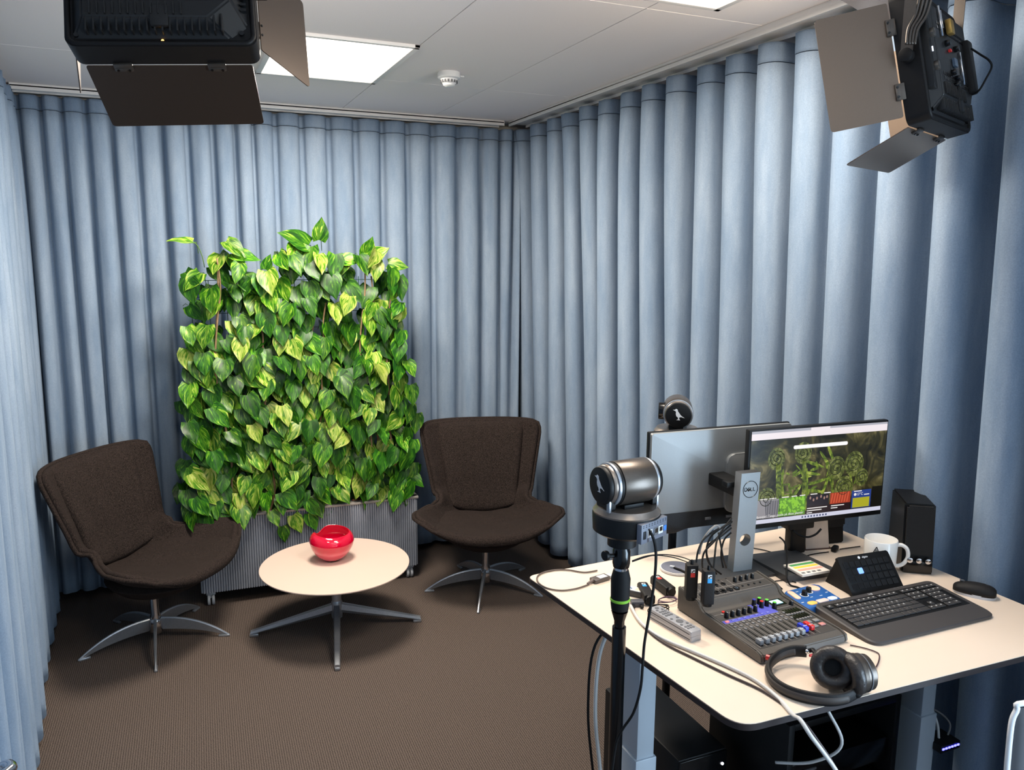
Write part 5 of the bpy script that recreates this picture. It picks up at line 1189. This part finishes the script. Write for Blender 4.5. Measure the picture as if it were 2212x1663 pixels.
def cup(c, axd, nm, pad=True):
    axd = Vector(axd).normalized(); c = Vector(c); Mq = Matrix.Translation(c) @ axd.to_track_quat('Z', 'Y').to_matrix().to_4x4() @ Matrix.Scale(1.16, 4)
    mb = MB(); mb.M = Mq; mb.lathe([(0, -.036), (.026, -.036), (.034, -.030), (.036, -.012), (.038, -.010), (.038, -.002), (0, -.002)], 40); o = mb.obj('ear_cup', M_GUN if nm else M_SOFTBLK, t)
    mb = MB(); mb.M = Mq; mb.tube([(.0290*math.cos(a_), .0290*math.sin(a_), .006) for a_ in [2*PI*k/40 for k in range(40)]], .0135, 14, True); pd = mb.obj('ear_pad', mat('pad_leatherette', (46, 40, 37), .42, bump=(90, 1)), o, sharp=3)
    mb = MB(); mb.M = Mq; mb.cyl((0, 0, -.003), (0, 0, .001), .024, n=30); mb.obj('inner_cloth', M_RUBBER, o)
    mb = MB(); mb.M = Mq; mb.lathe([(.0345, -.020), (.0368, -.0195), (.0368, -.0175), (.0345, -.017)], 40, caps=False); mb.obj('silver_ring', M_GREYP, o)
    return o
cA_ = h_(1797, 1455, .040); cA_.z = .056; cup(cA_, (-.62, -.72, .30), 0)
cB_ = h_(1838, 1462, .044); cB_.z = .050; cup(cB_+Vector((.006, 0, 0)), (-.86, .18, -.05), 1)
e0 = band[-1]; MB().ball(tuple(e0), .0125, 14, (1, 1, .9)).obj('joint', M_BLACK, t)
MB().tube(cr([e0, e0+Vector((.022, .010, .008)), cB_+Vector((.038, -.016, -.006)), cB_+Vector((.044, -.004, .006))], 6), .0050, 8).obj('fork', M_BLACK, t, sharp=3)
s0b = band[0]; MB().tube([s0b, s0b+Vector((.016, -.004, .003)), cA_+Vector((-.002, .032, .0))], .0055, 8).obj('fork', M_BLACK, t, sharp=3)
MB().box(tuple(s0b+Vector((.012, -.010, -.006))), (.024, .004, .006), .001).obj('red_side_mark', M_RED, t)
MB().ball(tuple(s0b+Vector((-.004, -.006, .004))), .0055, 12).obj('silver_swivel', M_CHROME, t)
lead = dp([(1836, 1393), (1865, 1399), (1890, 1407), (1899, 1414), (1898, 1428), (1891, 1442), (1882, 1443), (1868, 1434)], .003)
cable('cable', 'thin dark headphone lead bent in a square loop right of the headphones', lead, .0016, mat('dark_lead', (60, 34, 38), .5))

# ------------------------------------------------------------------ small things on the desk
bm_ = D(1462, 1231); t = thing('charging_disc', 'flat round grey disc with a pale rim between tripod and transmitters', 'charging pad', (bm_.x, bm_.y, DESK))
MB().lathe([(0, 0), (.049, 0), (.052, .003), (.052, .009), (0, .009)], 48).obj('rim', M_WHITEP, t); MB().lathe([(0, .0085), (.049, .0085), (.049, .0102), (0, .0102)], 48).obj('grey_top', mat('disc_grey', (110, 112, 124), .5), t)
dq = D(1470, 1226, .014); cable('cable', 'short dark adapter lead with pale plug lying on the round disc', dp([(1456, 1226), (1470, 1231), (1482, 1236), (1497, 1238)], .0135), .0035)
o = MB().box((0, 0, 0), (.014, .008, .006), .001).obj('plug', M_WHITEP); tag(o, 'small pale plug tip on the round grey disc', 'plug'); o.location = D(1452, 1224, .0135); o.rotation_euler = (0, 0, -.8)
ua = D(1296, 1250, .006); t = thing('display_adapter', 'grey cable adapter with a pale label near the far left desk corner', 'adapter', (ua.x, ua.y, DESK), math.radians(12))
MB().box((0, 0, .007), (.060, .030, .012), .003).obj('case', mat('adapter_grey', (96, 88, 84), .4, .3), t); MB().box((.006, -.002, .0134), (.030, .020, .0006)).obj('pale_label', M_WHITEP, t); MB().cyl((-.030, 0, .007), (-.055, -.006, .006), .0055, .003, 12).obj('strain_relief', mat('strain_grey', (110, 96, 90), .5), t)
MB().box((.036, 0, .007), (.016, .018, .008), .001).obj('plug_shell', M_WHITEP, t)
cable('cable', 'brown-grey cable looping past the far left desk corner', dp([(1272, 1262), (1245, 1271), (1212, 1275), (1182, 1270), (1163, 1258), (1161, 1245), (1175, 1236), (1200, 1231), (1228, 1231), (1262, 1236), (1290, 1232)], .0035), .0024, mat('brown_cable', (92, 78, 70), .5))
bx2 = D(1368, 1284); t = thing('wireless_adapter', 'small white-labelled box with blue lettering beside the tripod', 'adapter', (bx2.x, bx2.y, DESK), math.radians(-52))
MB().box((0, 0, .009), (.072, .032, .018), .002).obj('case', M_DGREY, t); MB().box((0, 0, .0184), (.066, .028, .0008)).obj('white_label', M_WHITEP, t); MB().tube([(-.028+.0022*k, .006*math.sin(k*1.7)-.001, .0190) for k in range(12)], .0012, 5).obj('blue_lettering', mat('label_blue', (40, 110, 160), .5), t); MB().box((.018, 0, .0190), (.022, .018, .0004)).obj('beige_patch', mat('beige', (214, 196, 170), .6), t)
t = thing('grey_connector', 'grey double connector with two short leads in front of the white-labelled box', 'connector', (*D(1376, 1308)[:2], DESK), math.radians(-20))
MB().box((0, 0, .008), (.036, .024, .016), .002).obj('case', mat('connector_grey', (70, 70, 76), .5), t); MB().box((-.014, -.018, .006), (.008, .014, .006), .001).obj('plug', M_BLACK, t); MB().box((.010, -.018, .006), (.008, .014, .006), .001).obj('plug', M_BLACK, t)
rg = random.Random(3)
for k, lab in enumerate(('tangled thin dark lead in front of the lying transmitters', 'thin purple-grey coil of lead left of the console')):
    c_ = D(1420, 1322) if k == 0 else D(1442, 1302); pts = []
    for i in range(26 if k == 0 else 14):
        a_ = i*.95; r_ = rg.uniform(.012, .030) if k == 0 else .022+.004*math.sin(i); pts.append(c_+Vector((r_*math.cos(a_)*1.3, r_*math.sin(a_)*.8, .003+.004*rg.random()+.0004*i)))
    cable('cable', lab, pts, .0015, M_RUBBER if k == 0 else mat('purple_lead', (88, 62, 84), .5), k=4)
r0 = [D(1486, 1392), D(1520, 1378), D(1428, 1325), D(1395, 1337)]
ra, rb_ = (r0[0]+r0[1])/2, (r0[2]+r0[3])/2; rd = rb_-ra; rang = math.atan2(rd.y, rd.x); RL, RW = .165, .036
for k, lab in enumerate(('silver remote control lying directly on the desk, under another remote', 'silver remote control with dark buttons, on top of another remote')):
    t = thing('remote_control', lab, 'remote control', ((ra.x+rb_.x)/2, (ra.y+rb_.y)/2, DESK+.0145*k), rang+(.0 if k else .02), 'stacked silver remote controls')
    MB().prism(rrect(-RL/2, -RW/2, RL/2, RW/2, .004), 0, .014, .002).obj('case', mat('remote_silver', (172, 172, 176), .38, .4), t)
    MB().prism(rrect(-RL/2+.004, -RW/2-.0006, RL/2-.002, RW/2+.0006, .004), .005, .0065).obj('dark_seam', M_BLACK, t)
    if k:
        rb2 = [(.070, 0, .006), (.058, .009, .004), (.058, -.009, .004)]+[(.046-.012*i, s*.009, .0042) for i in range(3) for s in (-1, 0, 1)]+[(-.020, 0, .010), (.000, .010, .004), (.000, -.010, .004), (-.038, .010, .004), (-.038, -.010, .004)]+[(-.052-.010*i, s*.009, .0036) for i in range(2) for s in (-1, 0, 1)]
        for x, y, r_ in rb2: MB().cyl((x, y, .0138), (x, y, .0150), r_, n=14).obj('button', M_GREYP, t)
# ------------------------------------------------------------------ cables over the desk
M_REDBLK = mat('dark_red_black_cable', (52, 38, 38), .5)
wc = dp([(1362, 1308), (1385, 1345), (1430, 1378), (1500, 1408), (1570, 1438), (1630, 1468), (1678, 1505), (1712, 1543)], .0055)
edge_d = wc[-1].dot(FH)
wc += [at(1728, 1560, edge_d-.03)+Vector((0, 0, .006)), at(1752, 1590, edge_d-.06), at(1782, 1630, edge_d-.07), at(1815, 1680, edge_d-.08), at(1850, 1760, edge_d-.07)]
cable('cable', 'thick white cable running across the desk and down over its front edge', wc, .0045, M_WCAB)
bc = dp([(1366, 1302), (1374, 1330), (1400, 1362), (1440, 1392), (1500, 1422), (1570, 1456), (1640, 1488), (1690, 1520), (1716, 1545)], .004)
bc += [at(1738, 1566, edge_d-.035)+Vector((0, 0, .004)), at(1764, 1596, edge_d-.05), at(1800, 1650, edge_d-.06), at(1835, 1720, edge_d-.06)]
cable('cable', 'brown-black cable beside the white one across the desk to the front edge', bc, .0028, M_REDBLK)
cable('cable', 'black cable hanging from the near camera down past the desk edge', [at(x, y, d) for x, y, d in ((1384, 1133, 1.76), (1400, 1143, 1.72), (1412, 1165, 1.71), (1417, 1200, 1.71), (1413, 1260, 1.71), (1402, 1330, 1.71), (1392, 1390, 1.71), (1388, 1440, 1.71), (1383, 1490, 1.71), (1368, 1540, 1.72), (1345, 1575, 1.74), (1330, 1610, 1.75), (1318, 1700, 1.75))], .0033)
for lab, pts in (('black lead arching from the tripod to the red-labelled transmitter', ((1366, 1211, 1.84), (1400, 1200, 1.9), (1440, 1198, 1.98), (1475, 1204, 2.06), (1500, 1214, 2.14))),
                 ('black lead arching below the other one towards the transmitters', ((1366, 1213, 1.84), (1410, 1200, 1.92), (1450, 1203, 2.0), (1485, 1214, 2.1), (1503, 1222, 2.14)))):
    cable('cable', lab, [at(*p) for p in pts], .0014)
bd = [((1600, 1128, 2.26), (1570, 1138, 2.22), (1545, 1146, 2.2), (1520, 1165, 2.18), (1508, 1190, 2.16), (1504, 1216, 2.15)), ((1600, 1120, 2.27), (1560, 1148, 2.22), (1548, 1170, 2.18), (1544, 1200, 2.15), (1541, 1230, 2.13)),
      ((1598, 1134, 2.26), (1565, 1150, 2.24), (1540, 1172, 2.23), (1520, 1196, 2.22), (1518, 1230, 2.24), (1530, 1252, 2.26)), ((1600, 1140, 2.27), (1560, 1158, 2.25), (1530, 1178, 2.25), (1528, 1208, 2.25), (1548, 1240, 2.26)),
      ((1602, 1126, 2.27), (1556, 1142, 2.24), (1535, 1160, 2.24), (1526, 1190, 2.24), (1536, 1222, 2.26), (1560, 1240, 2.28)), ((1600, 1150, 2.27), (1572, 1166, 2.27), (1560, 1196, 2.28), (1568, 1226, 2.28)),
      ((1556, 1140, 2.2), (1546, 1136, 2.2), (1530, 1150, 2.19), (1516, 1172, 2.19), (1510, 1196, 2.20)), ((1552, 1150, 2.22), (1560, 1180, 2.2), (1568, 1205, 2.2), (1580, 1226, 2.26))]
bl_ = ['black lead rising from the red-labelled transmitter', 'black lead rising from the blue-labelled transmitter', 'black lead of the bundle hanging behind the red-labelled transmitter', 'black lead of the bundle hanging behind the blue-labelled transmitter', 'black lead curling to the foot of the silver stand', 'short black lead hanging just left of the silver stand', 'grey sheath round the top of the cable bundle', 'stiff black lead leaning towards the silver stand']
for lab, pts in zip(bl_, bd): cable('cable', lab, [at(p[0]-max(0, p[0]-1555)*.45, p[1], p[2]) for p in pts], .0036 if 'sheath' in lab else .0028, M_GCAB if 'sheath' in lab else None, group='cable bundle beside the silver monitor stand')
cable('cable', 'black cable drooping below the web page monitor', [at(*p) for p in ((1712, 1146, 2.50), (1728, 1156, 2.50), (1745, 1160, 2.5), (1762, 1154, 2.5), (1774, 1142, 2.5))], .0035)
cable('cable', 'black cable running down the front of the black monitor stand', [at(1684, 1160, 2.42), at(1695, 1172, 2.40), at(1700, 1200, 2.38)]+[D(1699, 1240, .03), D(1706, 1262, .006), D(1722, 1268, .003), D(1742, 1276, .003)], .0026)
cable('cable', 'black cable across the desk behind the monitors to a small inline box', dp([(1628, 1184), (1650, 1188), (1680, 1196), (1720, 1204), (1760, 1196), (1790, 1192)], .003), .0018)
cable('cable', 'black cable lying between silver stand and black monitor foot', dp([(1628, 1204), (1645, 1206), (1660, 1202), (1680, 1204)], .003), .002)
cable('cable', 'thin black cable from the console to the pocket mixer', dp([(1622, 1240), (1645, 1242), (1668, 1252), (1690, 1272)], .003), .0016)
cable('cable', 'thin black cable from the black stand to the console', dp([(1650, 1262), (1675, 1255), (1700, 1253), (1720, 1258)], .003), .0016)
ib = D(1803, 1190); o = MB().box((0, 0, .009), (.036, .018, .016), .004).obj('inline_box', M_BLACK); o.location = ib; o.rotation_euler = (0, 0, .5); tag(o, 'small black inline box on a cable behind the mug', 'adapter')
cable('cable', 'black cable from the inline box towards the loudspeaker', dp([(1814, 1186), (1835, 1183), (1858, 1180)], .003), .0018)

# ------------------------------------------------------------------ chairs partly in view
ch = at(2172, 1600, 1.6); t = thing('mesh_chair', 'white-framed chair with grey mesh back at the lower right corner', 'chair', (ch.x+.262, ch.y-.080, 0), math.radians(-17.5))
ztp = at(2185, 1512, 1.6).z-.045
MW_ = .44
fr = cr([(-MW_/2+.01, .02, .50), (-MW_/2, .03, .62), (-MW_/2, .05, ztp-.10), (-MW_/2+.012, .055, ztp-.02), (-MW_/2+.05, .055, ztp), (MW_/2-.05, .055, ztp), (MW_/2-.012, .055, ztp-.02), (MW_/2, .05, ztp-.10), (MW_/2, .03, .62), (MW_/2-.01, .02, .50)], 6)
MB().tube(fr, .0065, 10).obj('back_frame', mat('white_tube', (226, 228, 230), .3), t, sharp=3)
ms = mat('grey_mesh', (84, 86, 90), .7); MB().grid(lambda a_, b_: (-MW_/2+.008+(MW_-.016)*a_, .03+.025*b_-.02*math.sin(a_*PI), .56+(ztp-.57)*b_), 16, 12).obj('mesh_back', ms, t, solid=.003)
MB().prism(rrect(-.22, -.42, .22, .02, .05), .44, .49, .012).obj('seat', mat('grey_seat', (96, 98, 102), .85), t)
MB().cyl((0, -.2, .08), (0, -.2, .44), .025, n=20).obj('column', M_CHROME, t)
for k in range(5):
    a_ = 2*PI*k/5; d_ = Vector((math.cos(a_), math.sin(a_), 0)); mb = MB().tube([Vector((0, -.2, .09))+d_*.02, Vector((0, -.2, .07))+d_*.27], .015, 10); lg_ = mb.obj('base_arm', M_CHROME, t)
    c_ = Vector((0, -.2, .03))+d_*.27; MB().cyl(tuple(c_-Vector((.02, 0, 0))), tuple(c_+Vector((.02, 0, 0))), .03, n=20, bev=.004).obj('castor', M_BLACK, lg_)
rc = at(8, 1672, 1.28); t = thing('tubular_chair', 'chrome tubular chair of which only a bent rail shows at the bottom left corner', 'chair', (rc.x+.0, rc.y, 0), math.radians(10))
rz_ = rc.z; RR = .035
MB().tube(cr([(-.04, -.30, rz_-.02), (-.03, -.12, rz_), (-.005, -.02, rz_+.002), (.012, .012, rz_), (.0, .034, rz_-.004), (-.03, .03, rz_-.03), (-.045, .02, rz_-.10), (-.05, .02, .45), (-.05, .03, .02)], 8), .0095, 12).obj('side_frame', M_CHROME, t, sharp=3)
MB().tube(cr([(-.05, -.32, .02), (-.05, -.31, .45), (-.04, -.30, rz_-.02)], 8), .0095, 12).obj('side_frame', M_CHROME, t, sharp=3)
